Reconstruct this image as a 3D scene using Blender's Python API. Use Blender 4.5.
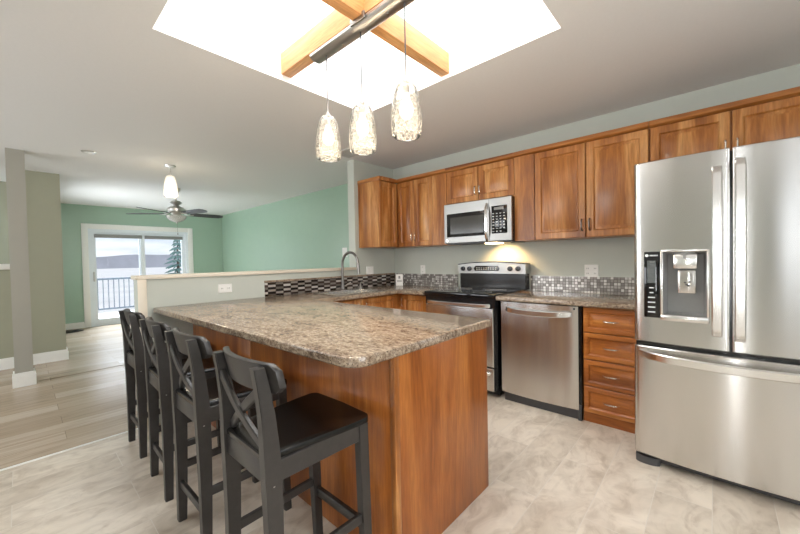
import bpy, bmesh, math, random
from mathutils import Vector, Matrix
random.seed(7)
C = bpy.context.scene.collection
SC = bpy.context.scene
for o in list(bpy.data.objects):
    bpy.data.objects.remove(o)

# ------------------------------------------------------------------ camera
F_PX = 347.15
cam_d = bpy.data.cameras.new('camera')
cam_d.sensor_width = 36.0
cam_d.lens = F_PX / 800 * 36
cam_d.clip_start = 0.05
cam_d.clip_end = 500
cam = bpy.data.objects.new('camera', cam_d)
C.objects.link(cam)
yaw, pit, rol = math.radians(42.322), math.radians(-1.242), math.radians(-1.1256)
fw = Vector((-math.sin(yaw) * math.cos(pit), math.cos(yaw) * math.cos(pit), math.sin(pit)))
rt = Vector((math.cos(yaw), math.sin(yaw), 0))
up = rt.cross(fw)
r2 = rt * math.cos(rol) + up * math.sin(rol)
u2 = -rt * math.sin(rol) + up * math.cos(rol)
M = Matrix((r2, u2, -fw)).transposed().to_4x4()
M.translation = Vector((0, 0, 1.25))
cam.matrix_world = M
SC.camera = cam

# ------------------------------------------------------------------ exposure, world, daylight
vs = SC.view_settings
vs.view_transform = 'Standard'
vs.look = 'None'
vs.gamma = 1
vs.use_curve_mapping = False
vs.exposure = 0.12

W = bpy.data.worlds.new('overcast_sky')
SC.world = W
W.use_nodes = True
wn, wl = W.node_tree.nodes, W.node_tree.links
wn.clear()
w_out = wn.new('ShaderNodeOutputWorld')
w_bg = wn.new('ShaderNodeBackground')
w_bg.inputs['Strength'].default_value = 1.2
w_tc = wn.new('ShaderNodeTexCoord')
w_map = wn.new('ShaderNodeMapping')
w_map.inputs['Scale'].default_value = (1.6, 1.6, 11)
w_nz = wn.new('ShaderNodeTexNoise')
w_nz.inputs['Scale'].default_value = 2.2
w_nz.inputs['Detail'].default_value = 5
w_rp = wn.new('ShaderNodeValToRGB')
w_rp.color_ramp.elements[0].position = .38
w_rp.color_ramp.elements[0].color = (.60, .69, .80, 1)
w_rp.color_ramp.elements[1].position = .62
w_rp.color_ramp.elements[1].color = (.95, .97, 1.0, 1)
wl.new(w_tc.outputs['Generated'], w_map.inputs['Vector'])
wl.new(w_map.outputs['Vector'], w_nz.inputs['Vector'])
wl.new(w_nz.outputs['Fac'], w_rp.inputs['Fac'])
wl.new(w_rp.outputs['Color'], w_bg.inputs['Color'])
wl.new(w_bg.outputs['Background'], w_out.inputs['Surface'])


def area(name, loc, target, sx, sy, energy, col=(1, 1, 1), spread=180):
    d = bpy.data.lights.new(name, 'AREA')
    d.shape = 'RECTANGLE'
    d.size, d.size_y = sx, sy
    d.energy = energy
    d.color = col
    d.spread = math.radians(spread)
    o = bpy.data.objects.new(name, d)
    o.location = loc
    dirv = Vector(target) - Vector(loc)
    o.rotation_euler = dirv.to_track_quat('-Z', 'Y').to_euler()
    C.objects.link(o)
    return o


# daylight through skylight, rear openings, patio door and side window, plus added fill lamps
area('skylight_daylight', (-1.385, 1.245, 3.62), (-1.385, 1.245, 0), 1.5, 1.45, 78, (.97, .985, 1))
area('rear_window_daylight', (-3.2, -2.85, 1.45), (-1.4, 3, 1.3), 1.5, 1.6, 40, (.96, .98, 1))
area('sidelight_daylight', (.265, -2.85, 1.15), (.1, 3, 1.2), .19, 1.9, 52, (.97, .985, 1))
area('corner_fill', (1.62, -2.85, 1.5), (-.6, 3, 1.5), .65, 1.2, 3.5, (.97, .985, 1))  # fill lamp added to lift the range wall, no known window there
area('right_fill', (2.25, .2, 1.5), (-3, .6, 1.3), 2.2, 1.5, 92, (.97, .98, 1))  # fill lamp added beside the camera to brighten the kitchen
area('patio_daylight', (-12.6, 1.85, 4.4), (-7.0, 1.9, .2), 5.0, 3.0, 1700, (.84, .93, 1))
area('living_fill', (-5.4, -2.85, 1.6), (-6.4, 3, 1.3), 2.2, 1.4, 55, (.93, .97, 1))  # fill lamp added because the living room was too dark
area('side_window_daylight', (-7.55, .20, 1.45), (-7.4, 3.6, 1.3), 1.2, 1.2, 52, (.90, .96, 1))


# ------------------------------------------------------------------ helpers
def lin(c):
    c = c / 255
    return c / 12.92 if c <= .04045 else ((c + .055) / 1.055) ** 2.4


def rgb(r, g, b):
    return (lin(r), lin(g), lin(b), 1)


def root_loc(o):
    v = Vector((0, 0, 0))
    while o is not None:
        v += o.location
        o = o.parent
    return v


def obj(name, bm, mat, parent=None, kind=None, label=None, sharp=32):
    """link a bmesh given in world coordinates as one mesh object"""
    bmesh.ops.remove_doubles(bm, verts=bm.verts, dist=1e-6)
    bmesh.ops.recalc_face_normals(bm, faces=bm.faces)
    for e in bm.edges:
        if len(e.link_faces) == 2:
            e.smooth = e.calc_face_angle(0) < math.radians(sharp)
        else:
            e.smooth = False
    for f in bm.faces:
        f.smooth = True
    if parent is not None:
        bmesh.ops.translate(bm, verts=bm.verts, vec=-root_loc(parent))
    me = bpy.data.meshes.new(name)
    bm.to_mesh(me)
    bm.free()
    me.materials.append(mat)
    o = bpy.data.objects.new(name, me)
    C.objects.link(o)
    if parent is not None:
        o.parent = parent
    if kind:
        o['kind'] = kind
    if label:
        o['label'] = label
    return o


def thing(name, label, cat, loc=(0, 0, 0), group=None):
    o = bpy.data.objects.new(name, None)
    o.empty_display_size = .1
    C.objects.link(o)
    o.location = loc
    o['label'] = label
    o['category'] = cat
    if group:
        o['group'] = group
    return o


def tag(o, label, cat, group=None):
    o['label'] = label
    o['category'] = cat
    if group:
        o['group'] = group
    return o


def struct(name, bm, mat, parent=None):
    return obj(name, bm, mat, parent, kind='structure')


def box(bm, x0, x1, y0, y1, z0, z1, bev=0, seg=2):
    x0, x1 = min(x0, x1), max(x0, x1)
    y0, y1 = min(y0, y1), max(y0, y1)
    z0, z1 = min(z0, z1), max(z0, z1)
    vs_ = [bm.verts.new((x, y, z)) for x in (x0, x1) for y in (y0, y1) for z in (z0, z1)]
    idx = [(0, 1, 3, 2), (4, 6, 7, 5), (0, 4, 5, 1), (2, 3, 7, 6), (0, 2, 6, 4), (1, 5, 7, 3)]
    fs = [bm.faces.new([vs_[i] for i in q]) for q in idx]
    if bev:
        es = list({e for f in fs for e in f.edges})
        bmesh.ops.bevel(bm, geom=es, offset=bev, segments=seg, affect='EDGES', profile=.5)
    return bm


def B(*a, **k):
    return box(bmesh.new(), *a, **k)


def prism(bm, pts, axis, a0, a1):
    """extrude a polygon of 2d points along axis; for 'x' points are (y,z), 'y' (x,z), 'z' (x,y)"""
    def mk(p, a):
        return {'x': (a, p[0], p[1]), 'y': (p[0], a, p[1]), 'z': (p[0], p[1], a)}[axis]
    A = [bm.verts.new(mk(p, a0)) for p in pts]
    D = [bm.verts.new(mk(p, a1)) for p in pts]
    n = len(pts)
    for i in range(n):
        bm.faces.new((A[i], A[(i + 1) % n], D[(i + 1) % n], D[i]))
    bm.faces.new(A)
    bm.faces.new(D[::-1])
    return bm


def lathe(bm, prof, c, n=24, cap=False):
    rings = []
    for r, z in prof:
        if r < 1e-5:
            rings.append([bm.verts.new((c[0], c[1], c[2] + z))])
        else:
            rings.append([bm.verts.new((c[0] + r * math.cos(2 * math.pi * i / n), c[1] + r * math.sin(2 * math.pi * i / n), c[2] + z)) for i in range(n)])
    for a, b in zip(rings, rings[1:]):
        for i in range(n):
            j = (i + 1) % n
            q = [a[i % len(a)], a[j % len(a)], b[j % len(b)], b[i % len(b)]]
            q2 = []
            for v in q:
                if v not in q2:
                    q2.append(v)
            if len(q2) > 2:
                try:
                    bm.faces.new(q2)
                except ValueError:
                    pass
    if cap:
        for r in (rings[0], rings[-1]):
            if len(r) > 2:
                bm.faces.new(r)
    return bm


def sweep(bm, pts, sec, up=(0, 0, 1), scale=None, twist=False):
    """sweep a closed 2d section along a polyline; section x axis = side, y axis = up-ish"""
    pts = [Vector(p) for p in pts]
    upv = Vector(up)
    rings = []
    for i, p in enumerate(pts):
        a = pts[max(i - 1, 0)]
        b = pts[min(i + 1, len(pts) - 1)]
        t = (b - a).normalized()
        s = t.cross(upv)
        if s.length < 1e-4:
            s = t.cross(Vector((1, 0, 0)))
        s.normalize()
        n = s.cross(t)
        k = scale[i] if scale else 1
        rings.append([bm.verts.new(p + s * (q[0] * k) + n * (q[1] * k)) for q in sec])
    m = len(sec)
    for a, b in zip(rings, rings[1:]):
        for i in range(m):
            bm.faces.new((a[i], a[(i + 1) % m], b[(i + 1) % m], b[i]))
    bm.faces.new(rings[0][::-1])
    bm.faces.new(rings[-1])
    return bm


def circ(r, n=12, ry=None):
    ry = ry or r
    return [(r * math.cos(2 * math.pi * i / n), ry * math.sin(2 * math.pi * i / n)) for i in range(n)]


def rect(w, h, c=0):
    if not c:
        return [(-w / 2, -h / 2), (w / 2, -h / 2), (w / 2, h / 2), (-w / 2, h / 2)]
    x, y = w / 2, h / 2
    return [(-x + c, -y), (x - c, -y), (x, -y + c), (x, y - c), (x - c, y), (-x + c, y), (-x, y - c), (-x, -y + c)]


def tube(bm, pts, r, n=10):
    return sweep(bm, pts, circ(r, n), up=(.13, .21, .97))


def arc(cx, cy, r, a0, a1, n):
    return [(cx + r * math.cos(math.radians(a0 + (a1 - a0) * i / n)), cy + r * math.sin(math.radians(a0 + (a1 - a0) * i / n))) for i in range(n + 1)]


FY = lambda d: (lambda u, w, k: (u, d + k, w))           # front facing -y at y = d
FX = lambda d: (lambda u, w, k: (d - k, u, w))           # front facing +x at x = d


def loops(bm, f, u0, u1, w0, w1, prof, back=True):
    rs = []
    for ins, k in prof:
        rs.append([bm.verts.new(f(*p, k)) for p in ((u0 + ins, w0 + ins), (u1 - ins, w0 + ins), (u1 - ins, w1 - ins), (u0 + ins, w1 - ins))])
    for a, b in zip(rs, rs[1:]):
        for i in range(4):
            bm.faces.new((a[i], a[(i + 1) % 4], b[(i + 1) % 4], b[i]))
    bm.faces.new(rs[-1])
    if back:
        bm.faces.new(rs[0][::-1])
    return bm


def raised(f, u0, u1, w0, w1, st=.055, T=.02):
    pr = [(0, T), (0, .003), (.003, 0), (st - .005, 0), (st + .001, .005), (st + .004, .013), (st + .012, .013), (st + .036, .001)]
    return loops(bmesh.new(), f, u0, u1, w0, w1, pr)


def offset_poly(pts, d):
    n = len(pts)
    out = []
    for i in range(n):
        p0, p1, p2 = Vector(pts[i - 1]), Vector(pts[i]), Vector(pts[(i + 1) % n])
        e1, e2 = (p1 - p0).normalized(), (p2 - p1).normalized()
        n1, n2 = Vector((-e1.y, e1.x)), Vector((-e2.y, e2.x))
        m = n1 + n2
        k = d / max(.3, (1 + n1.dot(n2)))
        out.append((p1.x + m.x * k, p1.y + m.y * k))
    return out


def slab(pts, z0, z1, bev=.006, hole=None):
    """counter slab with eased top and bottom edges (points counter clockwise), optional rectangular hole"""
    bm = bmesh.new()
    lv = [(offset_poly(pts, bev), z0), (pts, z0 + bev), (pts, z1 - bev), (offset_poly(pts, bev * .3), z1 - bev * .3), (offset_poly(pts, bev), z1)]
    rs = [[bm.verts.new((p[0], p[1], z)) for p in ps] for ps, z in lv]
    n = len(pts)
    for a, b in zip(rs, rs[1:]):
        for i in range(n):
            bm.faces.new((a[i], a[(i + 1) % n], b[(i + 1) % n], b[i]))
    hl = []
    if hole:
        x0, x1, y0, y1 = hole
        for z in (z0, z1):
            hl.append([bm.verts.new(p + (z,)) for p in ((x0, y0), (x1, y0), (x1, y1), (x0, y1))])
        for i in range(4):
            bm.faces.new((hl[0][i], hl[0][(i + 1) % 4], hl[1][(i + 1) % 4], hl[1][i]))
    for k, r in ((0, rs[0]), (1, rs[-1])):
        es = [bm.edges.get((r[i], r[(i + 1) % n])) for i in range(n)]
        if hole:
            es += [bm.edges.get((hl[k][i], hl[k][(i + 1) % 4])) for i in range(4)]
        bmesh.ops.triangle_fill(bm, edges=es, use_beauty=True)
    return bm


def copy_tree(o, parent=None):
    c = o.copy()
    C.objects.link(c)
    if parent is not None:
        c.parent = parent
    for ch in list(o.children):
        copy_tree(ch, c)
    return c


# ------------------------------------------------------------------ materials
def new_mat(name):
    m = bpy.data.materials.new(name)
    m.use_nodes = True
    n = m.node_tree.nodes
    n.clear()
    out = n.new('ShaderNodeOutputMaterial')
    p = n.new('ShaderNodeBsdfPrincipled')
    m.node_tree.links.new(p.outputs[0], out.inputs[0])
    return m, n, m.node_tree.links, p, out


def coords(n, l, scale=(1, 1, 1), rot=(0, 0, 0), rand=False):
    tc = n.new('ShaderNodeTexCoord')
    mp = n.new('ShaderNodeMapping')
    mp.inputs['Scale'].default_value = scale
    mp.inputs['Rotation'].default_value = rot
    l.new(tc.outputs['Object'], mp.inputs['Vector'])
    if rand:
        oi = n.new('ShaderNodeObjectInfo')
        ml = n.new('ShaderNodeMath')
        ml.operation = 'MULTIPLY'
        ml.inputs[1].default_value = 31
        l.new(oi.outputs['Random'], ml.inputs[0])
        l.new(ml.outputs[0], mp.inputs['Location'])
    return mp.outputs['Vector']


def noise(n, l, vec, scale, detail=4, rough=.55, dist=0):
    t = n.new('ShaderNodeTexNoise')
    t.inputs['Scale'].default_value = scale
    t.inputs['Detail'].default_value = detail
    t.inputs['Roughness'].default_value = rough
    t.inputs['Distortion'].default_value = dist
    l.new(vec, t.inputs['Vector'])
    return t.outputs['Fac']


def ramp(n, l, fac, stops):
    r = n.new('ShaderNodeValToRGB')
    el = r.color_ramp.elements
    while len(el) < len(stops):
        el.new(.5)
    for e, (p, c) in zip(el, stops):
        e.position = p
        e.color = c
    l.new(fac, r.inputs['Fac'])
    return r.outputs['Color']


def mix(n, l, fac, a, b, mode='MIX'):
    m = n.new('ShaderNodeMix')
    m.data_type = 'RGBA'
    m.blend_type = mode
    if isinstance(fac, (int, float)):
        m.inputs[0].default_value = fac
    else:
        l.new(fac, m.inputs[0])
    for i, v in ((6, a), (7, b)):
        if isinstance(v, tuple):
            m.inputs[i].default_value = v
        else:
            l.new(v, m.inputs[i])
    return m.outputs[2]


def bump(n, l, p, h, strength=.2, dist=.01):
    b = n.new('ShaderNodeBump')
    b.inputs['Strength'].default_value = strength
    b.inputs['Distance'].default_value = dist
    l.new(h, b.inputs['Height'])
    l.new(b.outputs[0], p.inputs['Normal'])


def plain(name, col, rough=.5, metal=0, spec=.5, nz=.03, scale=30, bmp=0):
    m, n, l, p, _ = new_mat(name)
    v = coords(n, l)
    f = noise(n, l, v, scale, 3)
    hi = tuple(min(1, c * (1 + nz)) for c in col[:3]) + (1,)
    lo = tuple(c * (1 - nz) for c in col[:3]) + (1,)
    l.new(ramp(n, l, f, [(.3, lo), (.7, hi)]), p.inputs['Base Color'])
    p.inputs['Roughness'].default_value = rough
    p.inputs['Metallic'].default_value = metal
    p.inputs['Specular IOR Level'].default_value = spec
    if bmp:
        bump(n, l, p, f, bmp, .002)
    return m


def wood(name, dark, mid, light, axis='z', rough=.29, big=1.0):
    m, n, l, p, _ = new_mat(name)
    k = {'z': (1, 1, .09), 'x': (.09, 1, 1), 'y': (1, .09, 1)}[axis]
    v = coords(n, l, tuple(a * 9 for a in k), rand=True)
    a = noise(n, l, v, 1.0 * big, 5, .6, .6)
    v2 = coords(n, l, tuple(a_ * 90 for a_ in k), rand=True)
    b = noise(n, l, v2, 1.0, 3, .6)
    c1 = ramp(n, l, a, [(.31, dark), (.5, mid), (.69, light)])
    c2 = ramp(n, l, b, [(.35, (.82, .80, .78, 1)), (.65, (1.08, 1.08, 1.08, 1))])
    l.new(mix(n, l, 1.0, c1, c2, 'MULTIPLY'), p.inputs['Base Color'])
    p.inputs['Roughness'].default_value = rough
    bump(n, l, p, b, .08, .002)
    return m


def steel(name, col, rough=.21, axis='x', amt=.004, aniso=.93):
    m, n, l, p, _ = new_mat(name)
    k = {'x': (.6, 60, 160), 'z': (160, 60, .6)}[axis]
    v = coords(n, l, k, rand=True)
    f = noise(n, l, v, 1.0, 3)
    l.new(ramp(n, l, f, [(.3, tuple(c * .995 for c in col[:3]) + (1,)), (.7, tuple(min(1, c * 1.005) for c in col[:3]) + (1,))]), p.inputs['Base Color'])
    p.inputs['Metallic'].default_value = 1
    rr = n.new('ShaderNodeMapRange')
    rr.inputs['To Min'].default_value = rough - amt
    rr.inputs['To Max'].default_value = rough + amt
    l.new(f, rr.inputs['Value'])
    l.new(rr.outputs[0], p.inputs['Roughness'])
    p.inputs['Anisotropic'].default_value = aniso
    p.inputs['Anisotropic Rotation'].default_value = 0.25
    tg = n.new('ShaderNodeTangent')
    tg.direction_type = 'RADIAL'
    tg.axis = 'Z'
    l.new(tg.outputs[0], p.inputs['Tangent'])
    v3 = coords(n, l, (7, 2, 1.1), rand=True)
    f3 = noise(n, l, v3, 1.0, 1)
    bump(n, l, p, f3, .10, .010)
    return m


def emit(name, col, s):
    m = bpy.data.materials.new(name)
    m.use_nodes = True
    n = m.node_tree.nodes
    n.clear()
    out = n.new('ShaderNodeOutputMaterial')
    e = n.new('ShaderNodeEmission')
    e.inputs[0].default_value = col
    e.inputs[1].default_value = s
    m.node_tree.links.new(e.outputs[0], out.inputs[0])
    return m


def thin_glass(name, tint=(1, 1, 1, 1), gloss=.06, rough=.0):
    m = bpy.data.materials.new(name)
    m.use_nodes = True
    n, l = m.node_tree.nodes, m.node_tree.links
    n.clear()
    out = n.new('ShaderNodeOutputMaterial')
    t = n.new('ShaderNodeBsdfTransparent')
    t.inputs[0].default_value = tint
    g = n.new('ShaderNodeBsdfGlossy')
    g.inputs['Roughness'].default_value = rough
    lw = n.new('ShaderNodeLayerWeight')
    lw.inputs['Blend'].default_value = .2
    mr = n.new('ShaderNodeMapRange')
    mr.inputs['To Min'].default_value = gloss * .5
    mr.inputs['To Max'].default_value = gloss * 5
    l.new(lw.outputs['Fresnel'], mr.inputs['Value'])
    mx = n.new('ShaderNodeMixShader')
    l.new(mr.outputs[0], mx.inputs[0])
    l.new(t.outputs[0], mx.inputs[1])
    l.new(g.outputs[0], mx.inputs[2])
    l.new(mx.outputs[0], out.inputs[0])
    return m


def crackle_glass(name, milky=.25):
    m = bpy.data.materials.new(name)
    m.use_nodes = True
    n, l = m.node_tree.nodes, m.node_tree.links
    n.clear()
    out = n.new('ShaderNodeOutputMaterial')
    v = coords(n, l, (1, 1, .55))
    vo = n.new('ShaderNodeTexVoronoi')
    vo.feature = 'DISTANCE_TO_EDGE'
    vo.inputs['Scale'].default_value = 95
    l.new(v, vo.inputs['Vector'])
    lines = ramp(n, l, vo.outputs['Distance'], [(.0, (.42, .42, .42, 1)), (.16, (milky, milky, milky, 1))])
    t = n.new('ShaderNodeBsdfTransparent')
    t.inputs[0].default_value = (.90, .88, .84, 1)
    tr = n.new('ShaderNodeBsdfTranslucent')
    tr.inputs[0].default_value = (.95, .93, .88, 1)
    df = n.new('ShaderNodeBsdfDiffuse')
    df.inputs[0].default_value = (.9, .88, .84, 1)
    a = n.new('ShaderNodeMixShader')
    a.inputs[0].default_value = .5
    l.new(tr.outputs[0], a.inputs[1])
    l.new(df.outputs[0], a.inputs[2])
    b = n.new('ShaderNodeMixShader')
    l.new(lines, b.inputs[0])
    l.new(t.outputs[0], b.inputs[1])
    l.new(a.outputs[0], b.inputs[2])
    g = n.new('ShaderNodeBsdfGlossy')
    g.inputs['Roughness'].default_value = .12
    lw = n.new('ShaderNodeLayerWeight')
    lw.inputs['Blend'].default_value = .25
    c = n.new('ShaderNodeMixShader')
    l.new(lw.outputs['Fresnel'], c.inputs[0])
    l.new(b.outputs[0], c.inputs[1])
    l.new(g.outputs[0], c.inputs[2])
    l.new(c.outputs[0], out.inputs[0])
    return m


M_CEIL = plain('ceiling_paint', rgb(230, 229, 228), .75, nz=.01, scale=60, bmp=.05)
M_SHAFT = plain('white_shaft_paint', rgb(250, 249, 246), .7, nz=.004)
M_WALL = plain('sage_grey_paint', rgb(198, 203, 194), .6, nz=.012, scale=8, bmp=.04)
M_FOYER = plain('olive_grey_paint', rgb(158, 158, 138), .6, nz=.012, scale=8)
M_COLUMN = plain('warm_grey_paint', rgb(166, 163, 152), .6, nz=.012, scale=8)
M_GREEN = plain('mint_green_paint', rgb(160, 186, 166), .27, nz=.012, scale=8)
M_TRIM = plain('white_trim_paint', rgb(238, 237, 232), .4, nz=.01)
M_CREAM = plain('cream_trim_paint', rgb(232, 222, 204), .42, nz=.01)
M_VINYL = plain('white_vinyl', rgb(228, 234, 238), .35, nz=.01)
WD, WMID, WLT = rgb(124, 68, 26), rgb(178, 114, 56), rgb(220, 166, 104)
M_WOOD = wood('honey_cabinet_wood', WD, WMID, WLT)
M_CROWN = wood('honey_crown_wood', WD, WMID, WLT, 'x')
M_WOODX = wood('honey_cabinet_wood_flat', rgb(142, 78, 30), rgb(188, 114, 52), rgb(214, 148, 78), 'x')
M_WOODY = wood('honey_cabinet_wood_deep', rgb(142, 78, 30), rgb(188, 114, 52), rgb(214, 148, 78), 'y')
M_PANEL = wood('island_panel_wood', rgb(122, 64, 22), rgb(160, 92, 38), rgb(188, 120, 58), big=.8)
M_FIR = wood('fir_beam_wood', rgb(196, 134, 76), rgb(214, 156, 98), rgb(228, 180, 126), 'x', .5)
M_FIRY = wood('fir_beam_wood_cross', rgb(196, 134, 76), rgb(214, 156, 98), rgb(228, 180, 126), 'y', .5)
M_STEEL = steel('brushed_stainless', (.70, .685, .66))
M_STEELM = steel('muted_stainless', (.50, .49, .47), .30)
M_STEELV = steel('brushed_stainless_upright', (.70, .695, .68), .21, 'z')
M_HANDLE = steel('bright_handle_steel', (.86, .85, .83), .24, 'z', .01, 0)
M_NICKEL = plain('satin_nickel', (.56, .54, .51, 1), .30, 1, nz=.02)
M_PULL = plain('polished_nickel', (.80, .78, .74, 1), .25, 1, nz=.01)
M_CHROME = plain('chrome', (.8, .8, .8, 1), .12, 1, nz=.01)
M_DARKNICKEL = plain('dark_nickel', (.25, .235, .22, 1), .32, 1, nz=.03)
M_BLACK = plain('black_enamel', (.012, .012, .013, 1), .16, nz=.1)
M_BLACKGLASS = plain('black_glass', (.008, .008, .009, 1), .05, nz=.1)
M_DKGREY = plain('dark_grey_plastic', rgb(74, 74, 76), .45, nz=.04)
M_GREY = plain('grey_plastic', rgb(140, 140, 138), .4, nz=.03)
M_STOOL = plain('black_brown_lacquer', (.030, .0265, .024, 1), .40, spec=.65, nz=.15, scale=40)
M_SEAT = plain('black_seat_lacquer', (.006, .0055, .0052, 1), .24, nz=.15, scale=40)
M_PLATE = plain('white_plastic_plate', rgb(240, 240, 236), .35, nz=.005)
M_SLOT = plain('dark_slot', (.03, .03, .03, 1), .6)
M_MARK = plain('pale_print', rgb(225, 228, 228), .5, nz=.01)
M_SCREEN = plain('grey_display', rgb(96, 100, 100), .2, nz=.15, scale=60)
M_DOORGLASS = plain('smoked_door_glass', rgb(70, 68, 64), .12, nz=.02)
M_GLASS = thin_glass('window_glass')
M_CRACKLE = crackle_glass('crackle_glass', .07)
M_FROST = crackle_glass('frosted_glass', .8)
M_BULB = emit('warm_bulb', (1, .88, .70, 1), 5)
M_BULB2 = emit('warm_pendant_bulb', (1, .88, .70, 1), 5)
M_HOODLAMP = emit('hood_lamp_lens', (1, .78, .45, 1), 5)
M_GRILLE = plain('pale_grey_metal', rgb(196, 194, 190), .4, nz=.02)
M_SNOW = plain('snowy_field', rgb(244, 242, 242), .9, nz=.08, scale=.25)
M_HILL = plain('far_hills', rgb(176, 178, 188), .95, nz=.08, scale=.15)
M_NEEDLE = plain('spruce_needles', rgb(120, 152, 150), .9, nz=.3, scale=6)
M_BARK = plain('spruce_bark', rgb(92, 80, 72), .9, nz=.2)
M_RAIL = plain('dark_rail_metal', rgb(92, 100, 112), .5)
M_DECK = wood('deck_boards', rgb(196, 200, 206), rgb(216, 219, 224), rgb(232, 234, 238), 'y', .7)
M_BLADE = plain('dark_fan_blade', (.022, .026, .034, 1), .5, nz=.1)
M_CABLE = plain('black_cable', (.02, .02, .02, 1), .5)


def granite():
    m, n, l, p, _ = new_mat('granite_laminate')
    v = coords(n, l, (1, 1.9, 1.9))
    a = noise(n, l, v, 6.5, 6, .68, .9)
    c1 = ramp(n, l, a, [(.30, rgb(84, 66, 56)), (.43, rgb(130, 110, 92)), (.55, rgb(182, 164, 142)), (.68, rgb(128, 118, 110))])
    v2 = coords(n, l, (1, 1.6, 1.6))
    b = noise(n, l, v2, 46, 5, .72, .4)
    c2 = ramp(n, l, b, [(.38, rgb(46, 34, 28)), (.47, rgb(132, 110, 90)), (.62, rgb(198, 182, 158))])
    c = noise(n, l, coords(n, l), 150, 2, .6)
    sp = ramp(n, l, c, [(.60, (0, 0, 0, 1)), (.66, (1, 1, 1, 1))])
    col = mix(n, l, .5, c1, c2)
    col = mix(n, l, sp, col, rgb(58, 44, 38))
    l.new(col, p.inputs['Base Color'])
    p.inputs['Roughness'].default_value = .15
    p.inputs['Specular IOR Level'].default_value = .5
    return m


def planks(name, size, seam, tones, streak, rough, seam_w, seamcol, axis_rot, patch=None):
    """plank floor: long side along world y"""
    m, n, l, p, _ = new_mat(name)
    v = coords(n, l, (1, 1, 1), (0, 0, axis_rot))
    br = n.new('ShaderNodeTexBrick')
    br.offset = .5
    br.inputs['Scale'].default_value = 1
    br.inputs['Brick Width'].default_value = size[0]
    br.inputs['Row Height'].default_value = size[1]
    br.inputs['Mortar Size'].default_value = seam_w
    br.inputs['Mortar Smooth'].default_value = .1
    br.inputs['Bias'].default_value = 0
    br.inputs['Color1'].default_value = (0, 0, 0, 1)
    br.inputs['Color2'].default_value = (1, 1, 1, 1)
    br.inputs['Mortar'].default_value = (.5, .5, .5, 1)
    mp = n.new('ShaderNodeMapping')
    mp.inputs['Location'].default_value = seam
    l.new(v, mp.inputs['Vector'])
    l.new(mp.outputs[0], br.inputs['Vector'])
    tone = ramp(n, l, br.outputs['Color'], [(0, tones[0]), (.5, tones[1]), (1, tones[2])])
    # grain shifted plank by plank
    va = n.new('ShaderNodeVectorMath')
    va.operation = 'MULTIPLY_ADD'
    l.new(br.outputs['Color'], va.inputs[0])
    va.inputs[1].default_value = (7, 3, 5)
    l.new(v, va.inputs[2])
    ms = n.new('ShaderNodeMapping')
    ms.inputs['Scale'].default_value = streak[0]
    l.new(va.outputs[0], ms.inputs['Vector'])
    f = noise(n, l, ms.outputs[0], 1, 6, .62, 1.2)
    sc = ramp(n, l, f, [(.3, streak[1]), (.52, (1, 1, 1, 1)), (.75, streak[2])])
    col = mix(n, l, 1.0, tone, sc, 'MULTIPLY')
    if patch:
        f2 = noise(n, l, coords(n, l, patch[0]), 1, 4, .6, 1.5)
        col = mix(n, l, ramp(n, l, f2, [(.42, (0, 0, 0, 1)), (.62, (1, 1, 1, 1))]), col, mix(n, l, 1.0, col, patch[1], 'MULTIPLY'))
    col = mix(n, l, br.outputs['Fac'], col, seamcol)
    l.new(col, p.inputs['Base Color'])
    p.inputs['Roughness'].default_value = rough
    bump(n, l, p, f, .05, .003)
    return m


def mosaic(name, w, h, cols, mortar, off, rough, axis):
    m, n, l, p, _ = new_mat(name)
    tc = n.new('ShaderNodeTexCoord')
    sp = n.new('ShaderNodeSeparateXYZ')
    cb = n.new('ShaderNodeCombineXYZ')
    l.new(tc.outputs['Object'], sp.inputs[0])
    l.new(sp.outputs[axis], cb.inputs[0])
    l.new(sp.outputs['Z'], cb.inputs[1])
    br = n.new('ShaderNodeTexBrick')
    br.offset = off
    br.inputs['Scale'].default_value = 1
    br.inputs['Brick Width'].default_value = w
    br.inputs['Row Height'].default_value = h
    br.inputs['Mortar Size'].default_value = .0022
    br.inputs['Mortar Smooth'].default_value = 0
    br.inputs['Color1'].default_value = (0, 0, 0, 1)
    br.inputs['Color2'].default_value = (1, 1, 1, 1)
    br.inputs['Mortar'].default_value = (0, 0, 0, 1)
    l.new(cb.outputs[0], br.inputs['Vector'])
    t = ramp(n, l, br.outputs['Color'], cols)
    t.node.color_ramp.interpolation = 'CONSTANT'
    l.new(mix(n, l, br.outputs['Fac'], t, mortar), p.inputs['Base Color'])
    p.inputs['Roughness'].default_value = rough
    p.inputs['Metallic'].default_value = .35
    iv = n.new('ShaderNodeMath')
    iv.operation = 'SUBTRACT'
    iv.inputs[0].default_value = 1
    l.new(br.outputs['Fac'], iv.inputs[1])
    bump(n, l, p, iv.outputs[0], .4, .002)
    return m


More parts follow.
